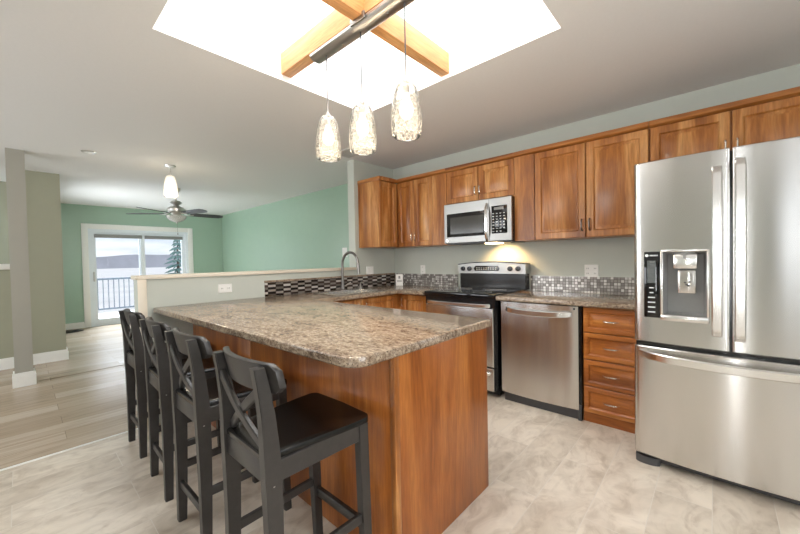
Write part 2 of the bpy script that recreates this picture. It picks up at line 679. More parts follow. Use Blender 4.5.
M_GRANITE = granite()
M_TILE = planks('stone_look_planks', (.92, .2265), (.4, .013, 0), (rgb(212, 201, 185), rgb(219, 208, 192), rgb(227, 217, 202)),
                ((6, 10, 1), (.76, .72, .68, 1), (1.07, 1.06, 1.05, 1)), .30, .0018, rgb(214, 206, 194), math.pi / 2,
                ((3.2, 2.4, 1), (.83, .81, .79, 1)))
M_LAM = planks('oak_laminate', (1.25, .19), (.2, .05, 0), (rgb(168, 150, 130), rgb(182, 164, 144), rgb(194, 178, 160)),
               ((1.6, 26, 1), (.70, .68, .66, 1), (1.10, 1.10, 1.10, 1)), .27, .0016, rgb(132, 114, 96), math.pi / 2)
def woven_mosaic():
    m, n, l, p, _ = new_mat('dark_woven_mosaic')
    tc = n.new('ShaderNodeTexCoord')
    sp = n.new('ShaderNodeSeparateXYZ')
    l.new(tc.outputs['Object'], sp.inputs[0])
    cb = n.new('ShaderNodeCombineXYZ')
    l.new(sp.outputs['Y'], cb.inputs[0])
    l.new(sp.outputs['Z'], cb.inputs[1])
    mp = n.new('ShaderNodeMapping')
    mp.inputs['Scale'].default_value = (1 / .082, 1 / .0225, 1)
    mp.inputs['Location'].default_value = (.13, .4, .5)
    l.new(cb.outputs[0], mp.inputs['Vector'])
    ck = n.new('ShaderNodeTexChecker')
    ck.inputs['Scale'].default_value = 1
    l.new(mp.outputs[0], ck.inputs['Vector'])
    br = n.new('ShaderNodeTexBrick')
    br.offset = 0
    br.inputs['Scale'].default_value = 1
    br.inputs['Brick Width'].default_value = 1
    br.inputs['Row Height'].default_value = 1
    br.inputs['Mortar Size'].default_value = .03
    br.inputs['Color1'].default_value = (0, 0, 0, 1)
    br.inputs['Color2'].default_value = (1, 1, 1, 1)
    l.new(mp.outputs[0], br.inputs['Vector'])
    dk = ramp(n, l, br.outputs['Color'], [(0, rgb(30, 24, 22)), (.6, rgb(52, 42, 38)), (1, rgb(84, 70, 62))])
    lt = ramp(n, l, br.outputs['Color'], [(0, rgb(226, 222, 216)), (.45, rgb(172, 164, 156)), (1, rgb(96, 88, 80))])
    col = mix(n, l, ck.outputs['Fac'], dk, lt)
    l.new(mix(n, l, br.outputs['Fac'], col, rgb(70, 62, 56)), p.inputs['Base Color'])
    p.inputs['Roughness'].default_value = .18
    p.inputs['Metallic'].default_value = .3
    return m


M_MOSAIC_D = woven_mosaic()
M_MOSAIC_L = mosaic('silver_square_mosaic', .026, .026,
                    [(0, rgb(168, 164, 160)), (.2, rgb(236, 234, 230)), (.36, rgb(150, 146, 143)), (.52, rgb(196, 194, 190)), (.72, rgb(166, 162, 159)), (.84, rgb(242, 240, 236))],
                    rgb(120, 116, 112), 0, .18, 'X')

# ------------------------------------------------------------------ the room
CZ = 2.47
XS, XB = -3.24, -3.36          # kitchen face and living room face of the sink wall
YW, YL = 3.45, 3.55            # range wall, living room side wall
XF = -9.40                     # patio door wall
YB, XR = -2.70, 2.10           # walls behind and beside the camera
struct('floor', B(-3.25, XR + .1, YB - .1, YW + .1, -.1, 0), M_TILE)
struct('floor', B(XF - .2, -3.25, YB - .1, YL + .1, -.1, 0), M_LAM)
struct('trim_1', B(-3.262, -3.242, YB, .60, 0, .005), M_TRIM)       # strip where the two floors meet
struct('trim_2', B(-5.50, -5.465, .09, 3.5, 0, .005), M_LAM)

SKX0, SKX1, SKY0, SKY1 = -2.16, -.61, .50, 1.99
bm = bmesh.new()
for r in ((XF - .1, SKX0, YB - .1, YL + .1), (SKX1, XR + .1, YB - .1, YL + .1), (SKX0, SKX1, YB - .1, SKY0), (SKX0, SKX1, SKY1, YL + .1)):
    box(bm, *r, CZ, CZ + .02)
struct('ceiling', bm, M_CEIL)
bm = bmesh.new()
for r in ((SKX0 - .03, SKX0 + .003, SKY0 - .03, SKY1 + .03), (SKX1 - .003, SKX1 + .03, SKY0 - .03, SKY1 + .03), (SKX0, SKX1, SKY0 - .03, SKY0 + .003), (SKX0, SKX1, SKY1 - .003, SKY1 + .03)):
    box(bm, *r, CZ + .0005, 3.30)
struct('ceiling_shaft', bm, M_SHAFT)
w1 = bmesh.new()
for r in ((SKX0 - .05, SKX0 + .03, SKY0 - .05, SKY1 + .05), (SKX1 - .03, SKX1 + .05, SKY0 - .05, SKY1 + .05), (SKX0, SKX1, SKY0 - .05, SKY0 + .03), (SKX0, SKX1, SKY1 - .03, SKY1 + .05)):
    box(w1, *r, 3.30, 3.36)
w1 = struct('window_1', w1, M_VINYL)
obj('pane', B(SKX0 + .02, SKX1 - .02, SKY0 + .02, SKY1 - .02, 3.33, 3.338), M_GLASS, w1)
struct('ceiling_beam', B(SKX0, SKX1, 1.223, 1.297, 2.508, 2.648, bev=.003), M_FIR)
struct('ceiling_beam', B(-1.397, -1.327, SKY0, SKY1, 2.494, 2.632, bev=.003), M_FIRY)

struct('wall_back', B(XB, XR + .1, YW, YW + .12, 0, CZ), M_WALL)


def holed_wall(name, mat, axis, d0, d1, a0, a1, z1, holes):
    """wall with rectangular openings; axis 'x': wall plane at constant x, a runs along y"""
    bm_ = bmesh.new()
    us = sorted({a0, a1, *[h[0] for h in holes], *[h[1] for h in holes]})
    ws = sorted({0, z1, *[h[2] for h in holes], *[h[3] for h in holes]})
    for u0, u1 in zip(us, us[1:]):
        for q0, q1 in zip(ws, ws[1:]):
            um, wm = (u0 + u1) / 2, (q0 + q1) / 2
            if any(h[0] < um < h[1] and h[2] < wm < h[3] for h in holes):
                continue
            if axis == 'x':
                box(bm_, d0, d1, u0, u1, q0, q1)
            else:
                box(bm_, u0, u1, d0, d1, q0, q1)
    return struct(name, bm_, mat)


WL_ = ('wall_left', M_FOYER, 'y', .28, .40, XF - .1, -6.44, CZ, [(-8.2, -6.9, .85, 2.05)])


def window(name, axis, d, a0, a1, z0, z1, n=2):
    """white frame with n sashes and glass in a wall opening (d = wall middle)"""
    def bx(bm_, u0, u1, q0, q1, t):
        if axis == 'x':
            box(bm_, d - t, d + t, u0, u1, q0, q1)
        else:
            box(bm_, u0, u1, d - t, d + t, q0, q1)
    bm_ = bmesh.new()
    f = .06
    bx(bm_, a0, a1, z0, z0 + f, .05)
    bx(bm_, a0, a1, z1 - f, z1, .05)
    bx(bm_, a0, a0 + f, z0 + f, z1 - f, .05)
    bx(bm_, a1 - f, a1, z0 + f, z1 - f, .05)
    for i in range(1, n):
        u = a0 + (a1 - a0) * i / n
        bx(bm_, u - .03, u + .03, z0 + f, z1 - f, .045)
    o = struct(name, bm_, M_VINYL)
    for i in range(n):
        g = bmesh.new()
        bx(g, a0 + (a1 - a0) * i / n + .03, a0 + (a1 - a0) * (i + 1) / n - .03, z0 + f, z1 - f, .004)
        obj('pane', g, M_GLASS, o)
    return o


holed_wall('wall_front', M_WALL, 'y', YB - .12, YB, -7.6, XR + .1, CZ, [(-3.95, -2.45, .65, 2.15), (.17, .36, .15, 2.1), (1.25, 1.98, .85, 2.15), (-6.5, -4.3, .8, 2.15)])
window('window_2', 'y', YB - .06, -3.95, -2.45, .65, 2.15, 2)
window('added_window_7', 'y', YB - .06, 1.25, 1.98, .85, 2.15, 1)  # unseen window, added so the corner fill reaches the range wall
window('window_5', 'y', YB - .06, .17, .36, .15, 2.1, 1)
window('added_window_3', 'y', YB - .06, -6.5, -4.3, .8, 2.15, 2)  # unseen window, added as an opening for the living room fill
holed_wall('wall_right', M_WALL, 'x', XR, XR + .12, YB, YW, CZ, [(-.8, 1.2, .8, 2.15)])
holed_wall(*WL_)
window('window_6', 'y', .34, -8.2, -6.9, .85, 2.05, 2)
window('added_window_4', 'x', XR + .06, -.8, 1.2, .8, 2.15, 2)  # unseen window, added to let the fill in from the side wall

# sink wall: half wall with a full height stub at its far end
bm = bmesh.new()
prism(bm, [(.60, 0), (3.45, 0), (3.45, CZ), (2.76, CZ), (2.76, 1.135), (.60, 1.135)], 'x', XB, XS)
struct('wall_middle', bm, M_WALL)
bm = bmesh.new()
box(bm, XB - .02, XS + .018, .585, 2.76, 1.135, 1.166, bev=.004)
struct('trim_3', bm, M_CREAM)
bm = bmesh.new()
box(bm, XS, XS + .012, .60, .657, 0, 1.135, bev=.002)
struct('trim_4', bm, M_CREAM)

# living room
struct('wall_living', B(XF - .1, XB, YL, YL + .12, 0, CZ), M_GREEN)
DY0, DY1, DZ1 = .96, 2.76, 2.0
holed_wall('wall_far', M_GREEN, 'x', XF - .14, XF, .30, YL + .12, CZ, [(DY0, DY1, 0, DZ1)])

struct('wall_foyer', B(-6.56, -6.44, -.02, .28, 0, CZ), M_FOYER)
struct('wall_stair', B(-6.56, -6.44, YB, -.02, 0, 1.22), M_FOYER)
struct('trim_5', B(-6.60, -6.405, YB, -.02, 1.22, 1.29, bev=.006), M_TRIM)
struct('wall_hall', B(-7.62, -7.5, YB, .28, 0, CZ), M_FOYER)
struct('column', B(-5.50, -5.365, -.06, .075, .13, CZ), M_COLUMN)


def base_board(name, x0, x1, y0, y1, h=.13):
    bm_ = bmesh.new()
    box(bm_, x0, x1, y0, y1, 0, h - .03)
    e = .005
    box(bm_, x0 + e if x1 - x0 > .04 else x0, x1 - e, y0 + e if y1 - y0 > .04 else y0, y1 - e, h - .03, h)
    return struct(name, bm_, M_TRIM)


base_board('baseboard_column', -5.518, -5.347, -.078, .093, .145)
base_board('baseboard_foyer', -6.44, -6.422, YB, .418, .135)
base_board('baseboard_far', XF, XF + .018, .40, .86, .12)
base_board('baseboard_left', XF + .02, -6.44, .40, .418, .135)
base_board('baseboard_living', XF, XB, YL - .018, YL, .12)
# patio door
d1b = bmesh.new()
cw = .10
box(d1b, XF, XF + .022, DY0 - cw, DY0, 0, DZ1 + cw, bev=.003)
box(d1b, XF, XF + .022, DY1, DY1 + cw, 0, DZ1 + cw, bev=.003)
box(d1b, XF, XF + .022, DY0, DY1, DZ1, DZ1 + cw, bev=.003)
d1 = struct('door_1', d1b, M_TRIM)
bm = bmesh.new()
fr = .045
box(bm, XF - .13, XF, DY0, DY0 + fr, 0, DZ1)
box(bm, XF - .13, XF, DY1 - fr, DY1, 0, DZ1)
box(bm, XF - .13, XF, DY0 + fr, DY1 - fr, DZ1 - fr, DZ1)
box(bm, XF - .13, XF, DY0 + fr, DY1 - fr, 0, .05)
obj('frame', bm, M_VINYL, d1)
MY = (DY0 + DY1) / 2
for k, (y0, y1, xx) in enumerate(((DY0 + fr, MY + .05, XF - .05), (MY - .05, DY1 - fr, XF - .10))):
    bm = bmesh.new()
    s = .075
    box(bm, xx - .02, xx + .02, y0, y0 + s, .05, DZ1 - fr)
    box(bm, xx - .02, xx + .02, y1 - s, y1, .05, DZ1 - fr)
    box(bm, xx - .02, xx + .02, y0 + s, y1 - s, DZ1 - fr - .07, DZ1 - fr)
    box(bm, xx - .02, xx + .02, y0 + s, y1 - s, .05, .14)
    sash = obj('sash', bm, M_VINYL, d1)
    obj('pane', B(xx - .004, xx + .004, y0 + s, y1 - s, .14, DZ1 - fr - .07), M_GLASS, sash)
    bl = bmesh.new()
    box(bl, xx + .021, xx + .05, y0 + .05, y1 - .05, DZ1 - fr - .135, DZ1 - fr - .06, bev=.006)
    obj('rolled_blind', bl, M_GREY, d1)
bm = bmesh.new()
box(bm, XF - .03, XF - .005, DY0 + fr + .02, DY0 + fr + .045, .92, 1.12, bev=.006)
obj('handle', bm, M_GRILLE, d1)

# ------------------------------------------------------------------ outside
struct('ground', B(-330, XF - .2, -250, 500, -1.2, -1.0), M_SNOW)
bm = bmesh.new()
prof = []
for i in range(121):
    y = -200 + i * 5
    h = 7.4 + 1.0 * math.sin(i * .13) + .5 * math.sin(i * .37 + 1) + .25 * math.sin(i * .9)
    prof.append((y, h))
pts = [(-200, -1)] + [(a, b) for a, b in prof] + [(400, -1)]
prism(bm, pts, 'x', -306, -300)
hv = bm.verts[:]
for v in hv:
    if v.co.x > -303 and v.co.z > -.5:
        v.co.x -= 4
struct('hills', bm, M_HILL)
bm = bmesh.new()
x = -12.1
while x < XF - .2:
    box(bm, x, x + .138, -.8, 5.2, -.06, -.03)
    x += .144
struct('exterior_deck', bm, M_DECK)
dr = thing('deck_railing', 'dark metal railing with thin balusters at the edge of the snowy deck', 'railing', (-12.0, 2, -.03))
obj('top_rail', B(-12.03, -11.96, -.8, 5.2, .86, .91, bev=.006), M_RAIL, dr)
obj('bottom_rail', B(-12.015, -11.975, -.8, 5.2, .07, .11), M_RAIL, dr)
for i in range(54):
    y = -.72 + i * .11
    obj('baluster', B(-12.004, -11.986, y, y + .018, .11, .86), M_RAIL, dr)
for y in (-.8, .7, 2.2, 3.7, 5.1):
    obj('post', B(-12.03, -11.96, y, y + .07, -.03, .88), M_RAIL, dr)
tr = thing('spruce_tree', 'pale blue-green spruce seen through the glass patio door', 'tree', (-25, 6.75, -1.0))
bm = bmesh.new()
lathe(bm, [(.14, 0), (.10, 1.5), (.02, 3.9)], (-25, 6.75, -1.0), 8, cap=True)
obj('trunk', bm, M_BARK, tr)
bm = bmesh.new()
rnd = random.Random(3)
for k in range(13):
    z = -.55 + k * .27
    R = 1.4 * (1 - k / 14.5)
    for j in range(9):
        a = j * 2 * math.pi / 9 + k * .5 + rnd.uniform(-.2, .2)
        L = R * rnd.uniform(.7, 1.1)
        p0 = Vector((-25, 6.75, z + .15))
        p1 = p0 + Vector((L * math.cos(a), L * math.sin(a), -.18 - .1 * rnd.random()))
        pm = (p0 + p1) / 2 + Vector((0, 0, .04))
        sweep(bm, [p0, pm, p1], circ(.10, 6, .06), scale=[.5, 1, .25])
obj('foliage', bm, M_NEEDLE, tr)

# ------------------------------------------------------------------ worktops and base cabinets
ZT, ZB = .914, .876
XE = -.90                       # end of the peninsula top
pen = [(XS + .001, .74)] + arc(-3.20, .728, .039, 180, 270, 5)[1:] + arc(XE - .085, .745 + .085, .085, -90, 0, 8) + arc(XE - .03, 1.73 - .03, .03, 0, 90, 4) + \
      [(-2.58, 1.73), (-2.58, 2.79), (-2.228, 2.79), (-2.228, YW - .001), (XS + .001, YW - .001)]
wt = slab(pen, ZB, ZT, hole=(-3.06, -2.70, 2.06, 2.68))
wt = tag(obj('worktop', wt, M_GRANITE), 'U-shaped granite-look worktop running over the island and around the sink', 'worktop')
wt2 = slab([(-1.425, 2.80), (-.376, 2.80), (-.376, YW - .001), (-1.425, YW - .001)], ZB, ZT)
tag(obj('worktop', wt2, M_GRANITE), 'short granite-look worktop over the dishwasher and drawers', 'worktop')

# backsplashes
bm = bmesh.new()
box(bm, XS, XS + .010, 1.60, YW, ZT + .001, 1.052)
bs = tag(obj('tile_backsplash', bm, M_MOSAIC_D), 'dark and silver interlocking mosaic strip behind the sink tap', 'backsplash')
obj('edge_trim', B(XS, XS + .014, 1.597, YW - .012, 1.052, 1.070, bev=.002), M_GRANITE, bs)
tag(obj('tile_backsplash', B(-3.228, -2.23, YW - .010, YW, ZT + .001, 1.062), M_MOSAIC_L), 'small square silver mosaic between the room corner and the stove', 'backsplash')
tag(obj('tile_backsplash', B(-1.37, -.376, YW - .010, YW, ZT + .001, 1.062), M_MOSAIC_L), 'silver and white square mosaic between the stove and the fridge', 'backsplash')


def pull(f, u, w, horiz, L=.096, mat=None, parent=None, name='handle'):
    """arched bar pull on a front given by map f; (u,w) centre"""
    bm_ = bmesh.new()
    pts = []
    for i in range(9):
        t = -1 + 2 * i / 8
        k = -.026 * (1 - t ** 6) - .002 * (1 - t * t)
        pts.append(f(u + t * L / 2, w, k) if horiz else f(u, w + t * L / 2, k))
    sweep(bm_, pts, circ(.0052, 8), up=(.3, .5, .8))
    return obj(name, bm_, mat or M_PULL, parent)


# peninsula
pn = thing('kitchen_island', 'wood-panelled island with plain end panel under the large worktop', 'island', (-2.0, 1.33, 0))
obj('body', B(XS + .002, -.945, .985, 1.685, 0, ZB), M_PANEL, pn)
obj('back_panel', B(XS + .002, -2.173, .967, .985, 0, ZB, bev=.0015), M_PANEL, pn)
obj('back_panel', B(-2.169, -.948, .967, .985, 0, ZB, bev=.0015), M_PANEL, pn)
obj('end_panel', B(-.945, -.922, .993, 1.70, 0, ZB, bev=.0015), M_PANEL, pn)
obj('corner_strip', B(-.948, -.919, .964, .992, 0, ZB, bev=.003), M_WOOD, pn)
for i in range(4):
    x0 = -2.55 + i * .40
    g = lambda u, w, k: (u, 1.705 - k, w)
    dd = obj('door', raised(g, x0 + .004, x0 + .396, .11, .86), M_WOOD, pn)
    pull(lambda u, w, k: (u, 1.705 - k, w), x0 + (.34 if i % 2 == 0 else .06), .76, False, parent=dd)

# sink cabinet along the half wall
sc = thing('base_cabinet', 'wood sink cabinet under the tap facing the stove side', 'cabinet', (-2.93, 2.27, 0))
obj('body', B(XS + .002, -2.64, 1.71, 2.03, .0, ZB - .002), M_WOOD, sc)
obj('body', B(XS + .002, -2.64, 2.70, YW - .002, .0, ZB - .002), M_WOOD, sc)
obj('face_frame', B(-2.66, -2.64, 2.03, 2.70, .0, ZB - .002), M_WOOD, sc)
f = FX(-2.618)
for (y0, y1, ky) in ((1.78, 2.285, 2.24), (2.295, 2.80, 2.34)):
    dd = obj('door', raised(f, y0, y1, .12, .862), M_WOOD, sc)
    pull(f, ky, .78, False, parent=dd)
cc = thing('base_cabinet', 'narrow wood corner cabinet tucked beside the stove', 'cabinet', (-2.43, 3.1, 0))
obj('body', B(-2.637, -2.232, 2.87, YW - .002, 0, ZB - .002), M_WOOD, cc)
f = FY(2.85)
dd = obj('door', raised(f, -2.59, -2.236, .12, .862), M_WOOD, cc)
pull(f, -2.56, .78, False, parent=dd)

# drawer cabinet
dc = thing('drawer_cabinet', 'wood four-drawer base cabinet between the dishwasher and the fridge', 'cabinet', (-.55, 3.1, 0))
obj('body', B(-.745, -.378, 2.872, YW - .002, .068, ZB - .002), M_WOOD, dc)
obj('toe_board', B(-.745, -.378, 2.862, 2.88, 0, .072), M_WOODX, dc)
f = FY(2.85)
for z0, z1 in ((.680, .862), (.478, .672), (.276, .470), (.076, .268)):
    d_ = obj('drawer', raised(f, -.741, -.382, z0, z1, st=.036), M_WOODX, dc)
    pull(f, -.560, (z0 + z1) / 2, True, .10, parent=d_)

# ------------------------------------------------------------------ wall cabinets
UZ0, UZ1, UY = 1.400, 2.172, 3.12


def crown(pts, parent):
    """crown strip: pts = list of (x,y) along the cabinet front"""
    bm_ = bmesh.new()
    sec = [(-.004, 0), (.018, .012), (.018, .044), (-.02, .044), (-.02, 0)]
    # fronts run along x (or y for the return)
    for (p, q) in zip(pts, pts[1:]):
        if abs(p[1] - q[1]) < 1e-6:
            prism(bm_, [(p[1] - a, UZ1 + b) for a, b in sec], 'x', p[0], q[0])
        else:
            prism(bm_, [(p[0] + a, UZ1 + b) for a, b in sec], 'y', p[1], q[1])
    return obj('crown_strip', bm_, M_CROWN, parent)


u1 = thing('wall_cabinet', 'wood wall cabinet on the stub wall above the tap, its side panel to the room', 'cabinet', (-3.06, 3.1, UZ0))
obj('body', B(XS + .002, -2.89, 2.82, YW - .002, UZ0, UZ1), M_WOOD, u1)
dd = obj('door', raised(FX(-2.869), 2.824, 3.116, UZ0 + .004, UZ1 - .004), M_WOOD, u1)
bm = bmesh.new()
box(bm, XS + .002, -2.855, 2.812, 2.84, UZ1, UZ1 + .044, bev=.003)
box(bm, -2.90, -2.852, 2.84, UY - .018, UZ1, UZ1 + .044)
obj('crown_strip', bm, M_CROWN, u1)
u2 = thing('wall_cabinet', 'tall two-door wood wall cabinet in the room corner beside the microwave', 'cabinet', (-2.5, 3.3, UZ0))
obj('body', B(-2.885, -2.148, UY + .022, YW - .002, UZ0, UZ1), M_WOOD, u2)
f = FY(UY)
for x0, x1, hx in ((-2.862, -2.612, -2.632), (-2.604, -2.338, -2.584)):
    dd = obj('door', raised(f, x0, x1, UZ0 + .004, UZ1 - .004), M_WOOD, u2)
    pull(f, hx, UZ0 + .11, False, parent=dd)
obj('filler_panel', B(-2.334, -2.148, UY + .002, UY + .022, UZ0, UZ1), M_WOOD, u2)
crown([(-2.87, UY), (-2.148, UY)], u2)
u3 = thing('wall_cabinet', 'short two-door wood cabinet directly above the microwave', 'cabinet', (-1.765, 3.3, 1.825))
obj('body', B(-2.146, -1.386, UY + .022, YW - .002, 1.825, UZ1), M_WOOD, u3)
for x0, x1, hx in ((-2.142, -1.768, -1.79), (-1.760, -1.388, -1.738)):
    dd = obj('door', raised(f, x0, x1, 1.83, UZ1 - .004), M_WOOD, u3)
    pull(f, hx, 1.83 + .10, False, parent=dd)
crown([(-2.146, UY), (-1.386, UY)], u3)
u4 = thing('wall_cabinet', 'tall two-door wood cabinet between the microwave and the fridge', 'cabinet', (-.87, 3.3, UZ0))
obj('body', B(-1.384, -.362, UY + .022, YW - .002, UZ0, UZ1), M_WOOD, u4)
obj('filler_panel', B(-1.384, -1.202, UY + .002, UY + .022, UZ0, UZ1), M_WOOD, u4)
for x0, x1, hx in ((-1.197, -.788, -.812), (-.779, -.366, -.755)):
    dd = obj('door', raised(f, x0, x1, UZ0 + .004, UZ1 - .004), M_WOOD, u4)
    pull(f, hx, UZ0 + .105, False, mat=M_DARKNICKEL, parent=dd)
crown([(-1.384, UY), (-.362, UY)], u4)
u5 = thing('wall_cabinet', 'short two-door wood cabinet above the stainless fridge', 'cabinet', (.07, 3.3, 1.835))
obj('body', B(-.36, .51, UY + .022, YW - .002, 1.835, UZ1), M_WOOD, u5)
for x0, x1, hx in ((-.353, .068, .045), (.078, .502, .101)):
    dd = obj('door', raised(f, x0, x1, 1.84, UZ1 - .004), M_WOOD, u5)
    pull(f, hx, 1.94, False, parent=dd)
crown([(-.36, UY), (.51, UY)], u5)

# ------------------------------------------------------------------ fridge
FX0, FX1, FC = -.368, .482, .057
FZ1 = 1.787


def fy(x):
    t = (x - FC) / (FX1 - FC)
    y = 2.452 + .028 * t * t
    e = abs(t)
    if e > .94:
        q = (e - .94) / .06
        y += .035 * (1 - math.sqrt(max(0, 1 - q * q)))
    return y


def curved(x0, x1, z0, z1, hole=None, back=2.56, r=.006):
    xs = [x0 + (x1 - x0) * i / 28 for i in range(29)]
    for s, q in ((x0, 1), (x1, -1)):
        xs += [s + q * d for d in (.002, .005, .010, .016, .022)]
    if hole:
        xs += [hole[0], hole[1]]
    xs = sorted(set(round(a, 5) for a in xs))
    zs = [z0, z0 + r, z1 - r, z1]
    if hole:
        zs += [hole[2], hole[3]]
    zs = sorted(zs)
    bm_ = bmesh.new()
    G = {}
    for i, xx in enumerate(xs):
        for j, zz in enumerate(zs):
            y = fy(xx)
            if j in (0, len(zs) - 1):
                y += r
            # soft edge at the split side too
            for s in (x0, x1):
                d = abs(xx - s)
                if d < .008:
                    y += .008 - math.sqrt(max(0, .008 ** 2 - (.008 - d) ** 2))
            G[i, j] = bm_.verts.new((xx, y, zz))
    for i in range(len(xs) - 1):
        for j in range(len(zs) - 1):
            xm, zm = (xs[i] + xs[i + 1]) / 2, (zs[j] + zs[j + 1]) / 2
            if hole and hole[0] < xm < hole[1] and hole[2] < zm < hole[3]:
                continue
            bm_.faces.new((G[i, j], G[i + 1, j], G[i + 1, j + 1], G[i, j + 1]))
    # sides back to the carcass
    per = [G[i, 0] for i in range(len(xs))] + [G[len(xs) - 1, j] for j in range(1, len(zs))] + \
          [G[i, len(zs) - 1] for i in range(len(xs) - 2, -1, -1)] + [G[0, j] for j in range(len(zs) - 2, 0, -1)]
    bk = [bm_.verts.new((v.co.x, back, v.co.z)) for v in per]
    m_ = len(per)
    for i in range(m_):
        bm_.faces.new((per[i], bk[i], bk[(i + 1) % m_], per[(i + 1) % m_]))
    bm_.faces.new(bk)
    return bm_


fr_ = thing('refrigerator', 'tall stainless french-door fridge with water dispenser', 'fridge', (FC, 2.95, 0))
obj('body', B(FX0 + .006, FX1 - .006, 2.565, 3.40, .055, 1.765), M_GREY, fr_)
HOLE = (-.228, -.030, .884, 1.268)
ld = obj('door', curved(FX0, FC - .004, .738, FZ1, HOLE), M_STEELV, fr_)
rd = obj('door', curved(FC + .004, FX1, .738, FZ1), M_STEELV, fr_)
fd = obj('freezer_drawer', curved(FX0, FX1, .064, .712), M_STEEL, fr_)
obj('gasket', B(FX0 + .012, FX1 - .012, 2.50, 2.566, .70, .75), M_BLACK, fr_)
obj('gasket', B(FC - .012, FC + .012, 2.475, 2.566, .75, 1.775), M_BLACK, fr_)
bm = bmesh.new()
box(bm, FX0 + .03, FX1 - .03, 2.525, 2.60, .012, .062, bev=.006)
obj('kick_grille', bm, M_DKGREY, fr_)
for x0 in (FX0 + .005, FX1 - .13):
    bm = bmesh.new()
    prism(bm, [(x0, 2.60), (x0, 2.515)] + arc(x0 + .06, 2.515, .06, 180, 360, 10)[1:] + [(x0 + .12, 2.60)], 'z', 0, .045)
    for v in bm.verts:
        if v.co.y < 2.515:
            v.co.y = 2.515 + (v.co.y - 2.515) * .45
    obj('foot', bm, M_DKGREY, fr_)
bm = bmesh.new()
box(bm, FX0 + .02, FX0 + .10, 2.52, 2.64, FZ1 - .02, FZ1 + .004)
box(bm, FX1 - .10, FX1 - .02, 2.52, 2.64, FZ1 - .02, FZ1 + .004)
obj('hinge_cover', bm, M_DKGREY, fr_)


def door_handle(xc, zb, zt, parent):
    y0 = fy(xc)
    bm_ = bmesh.new()
    pts = [(xc, y0 + .012, zb), (xc, y0 - .022, zb + .012), (xc, y0 - .043, zb + .04)]
    for i in range(1, 8):
        t = i / 8
        pts.append((xc, y0 - .048 - .006 * math.sin(math.pi * t), zb + .04 + (zt - zb - .08) * t))
    pts += [(xc, y0 - .043, zt - .04), (xc, y0 - .022, zt - .012), (xc, y0 + .012, zt)]
    sec = rect(.042, .016, .005)
    sweep(bm_, pts, sec, up=(0, -1, 0))
    return obj('handle', bm_, M_HANDLE, parent)


door_handle(.004, .815, 1.700, ld)
door_handle(.090, .80, 1.725, rd)
bm = bmesh.new()
pts = []
for i in range(17):
    t = -1 + i / 8
    xx = FC + t * .392
    pts.append((xx, fy(xx) - .050 * (1 - abs(t) ** 7) + .008 * (abs(t) > .99), .668 - .010 * (1 - t * t)))
sweep(bm, pts, rect(.020, .046, .006), up=(0, 0, 1))
obj('handle', bm, M_HANDLE, fd)
# dispenser
yd = fy(-.13)
bm = bmesh.new()
x0, x1, z0, z1 = HOLE
outer = [(x0, z0), (x1, z0), (x1, z1), (x0, z1)]
r0 = [bm.verts.new((a, fy(a) + .001, b)) for a, b in outer]
inn = [(x0 + .02, z0 + .035), (x1 - .02, z0 + .035), (x1 - .02, z1 - .02), (x0 + .02, z1 - .02)]
r1 = [bm.verts.new((a, yd + .085, b)) for a, b in inn]
for i in range(4):
    bm.faces.new((r0[i], r0[(i + 1) % 4], r1[(i + 1) % 4], r1[i]))
bm.faces.new(r1)
dp = obj('dispenser', bm, M_GREY, ld)
bm = bmesh.new()
for (a0, a1, b0, b1) in ((x0 - .006, x0 + .006, z0, z1), (x1 - .006, x1 + .006, z0, z1), (x0, x1, z1 - .006, z1 + .007)):
    box(bm, a0, a1, yd - .008, yd + .02, b0, b1, bev=.002)
box(bm, x0 - .006, x1 + .006, yd - .016, yd + .05, z0 - .008, z0 + .026, bev=.006)
obj('dispenser_frame', bm, M_HANDLE, ld)
bm = bmesh.new()
box(bm, -.178, -.075, yd + .006, yd + .08, 1.168, 1.248, bev=.008)
obj('dispenser_spout', bm, M_HANDLE, ld)
bm = bmesh.new()
box(bm, -.160, -.080, yd + .030, yd + .05, 1.030, 1.160, bev=.008)
pts = [(-.155, yd + .06, 1.2), (-.155, yd + .06, 1.1)]
obj('dispenser_paddle', bm, M_STEEL, ld)
bm = bmesh.new()
for i, (a, b) in enumerate(((-.126, 1.075), (-.113, 1.090), (-.118, 1.070))):
    box(bm, a, a + .010, yd + .0285, yd + .0305, b, b + .010)
box(bm, -.132, -.120, yd + .0285, yd + .0305, 1.088, 1.094)
obj('paddle_mark', bm, M_DKGREY, ld)
bm = bmesh.new()
lathe(bm, [(.0, .0), (.055, 0), (.055, .05), (.0, .05)], (-.128, yd + .06, 1.225), 20)
obj('spout_housing', bm, M_GREY, ld)
yp = fy(-.29)
bm = bmesh.new()
box(bm, -.312, -.236, yp - .010, yp + .03, .886, 1.266, bev=.003)
cp = obj('control_panel', bm, M_BLACKGLASS, ld)
bm = bmesh.new()
box(bm, -.296, -.256, yp - .0115, yp - .0095, 1.085, 1.215)
obj('display', bm, M_SCREEN, ld)
bm = bmesh.new()
for k, wd in enumerate((.022, .018, .032, .034, .034, .034)):
    box(bm, -.276 - wd / 2, -.276 + wd / 2, yp - .0115, yp - .0095, 1.055 - k * .028, 1.061 - k * .028)
box(bm, -.285, -.262, yp - .0115, yp - .0095, 1.205, 1.209)
obj('panel_marks', bm, M_MARK, ld)
bm = bmesh.new()
lathe(bm, [(0, -.001), (.0085, -.001), (.0085, .001), (0, .001)], (0, 0, 0), 20)
bmesh.ops.rotate(bm, verts=bm.verts, cent=(0, 0, 0), matrix=Matrix.Rotation(math.pi / 2, 3, 'X'))
bmesh.ops.translate(bm, verts=bm.verts, vec=(-.298, yp - .0105, 1.244))
for k in range(6):
    a = -.284 + k * .0065
    box(bm, a, a + .0045, yp - .0115, yp - .0095, 1.240, 1.248)
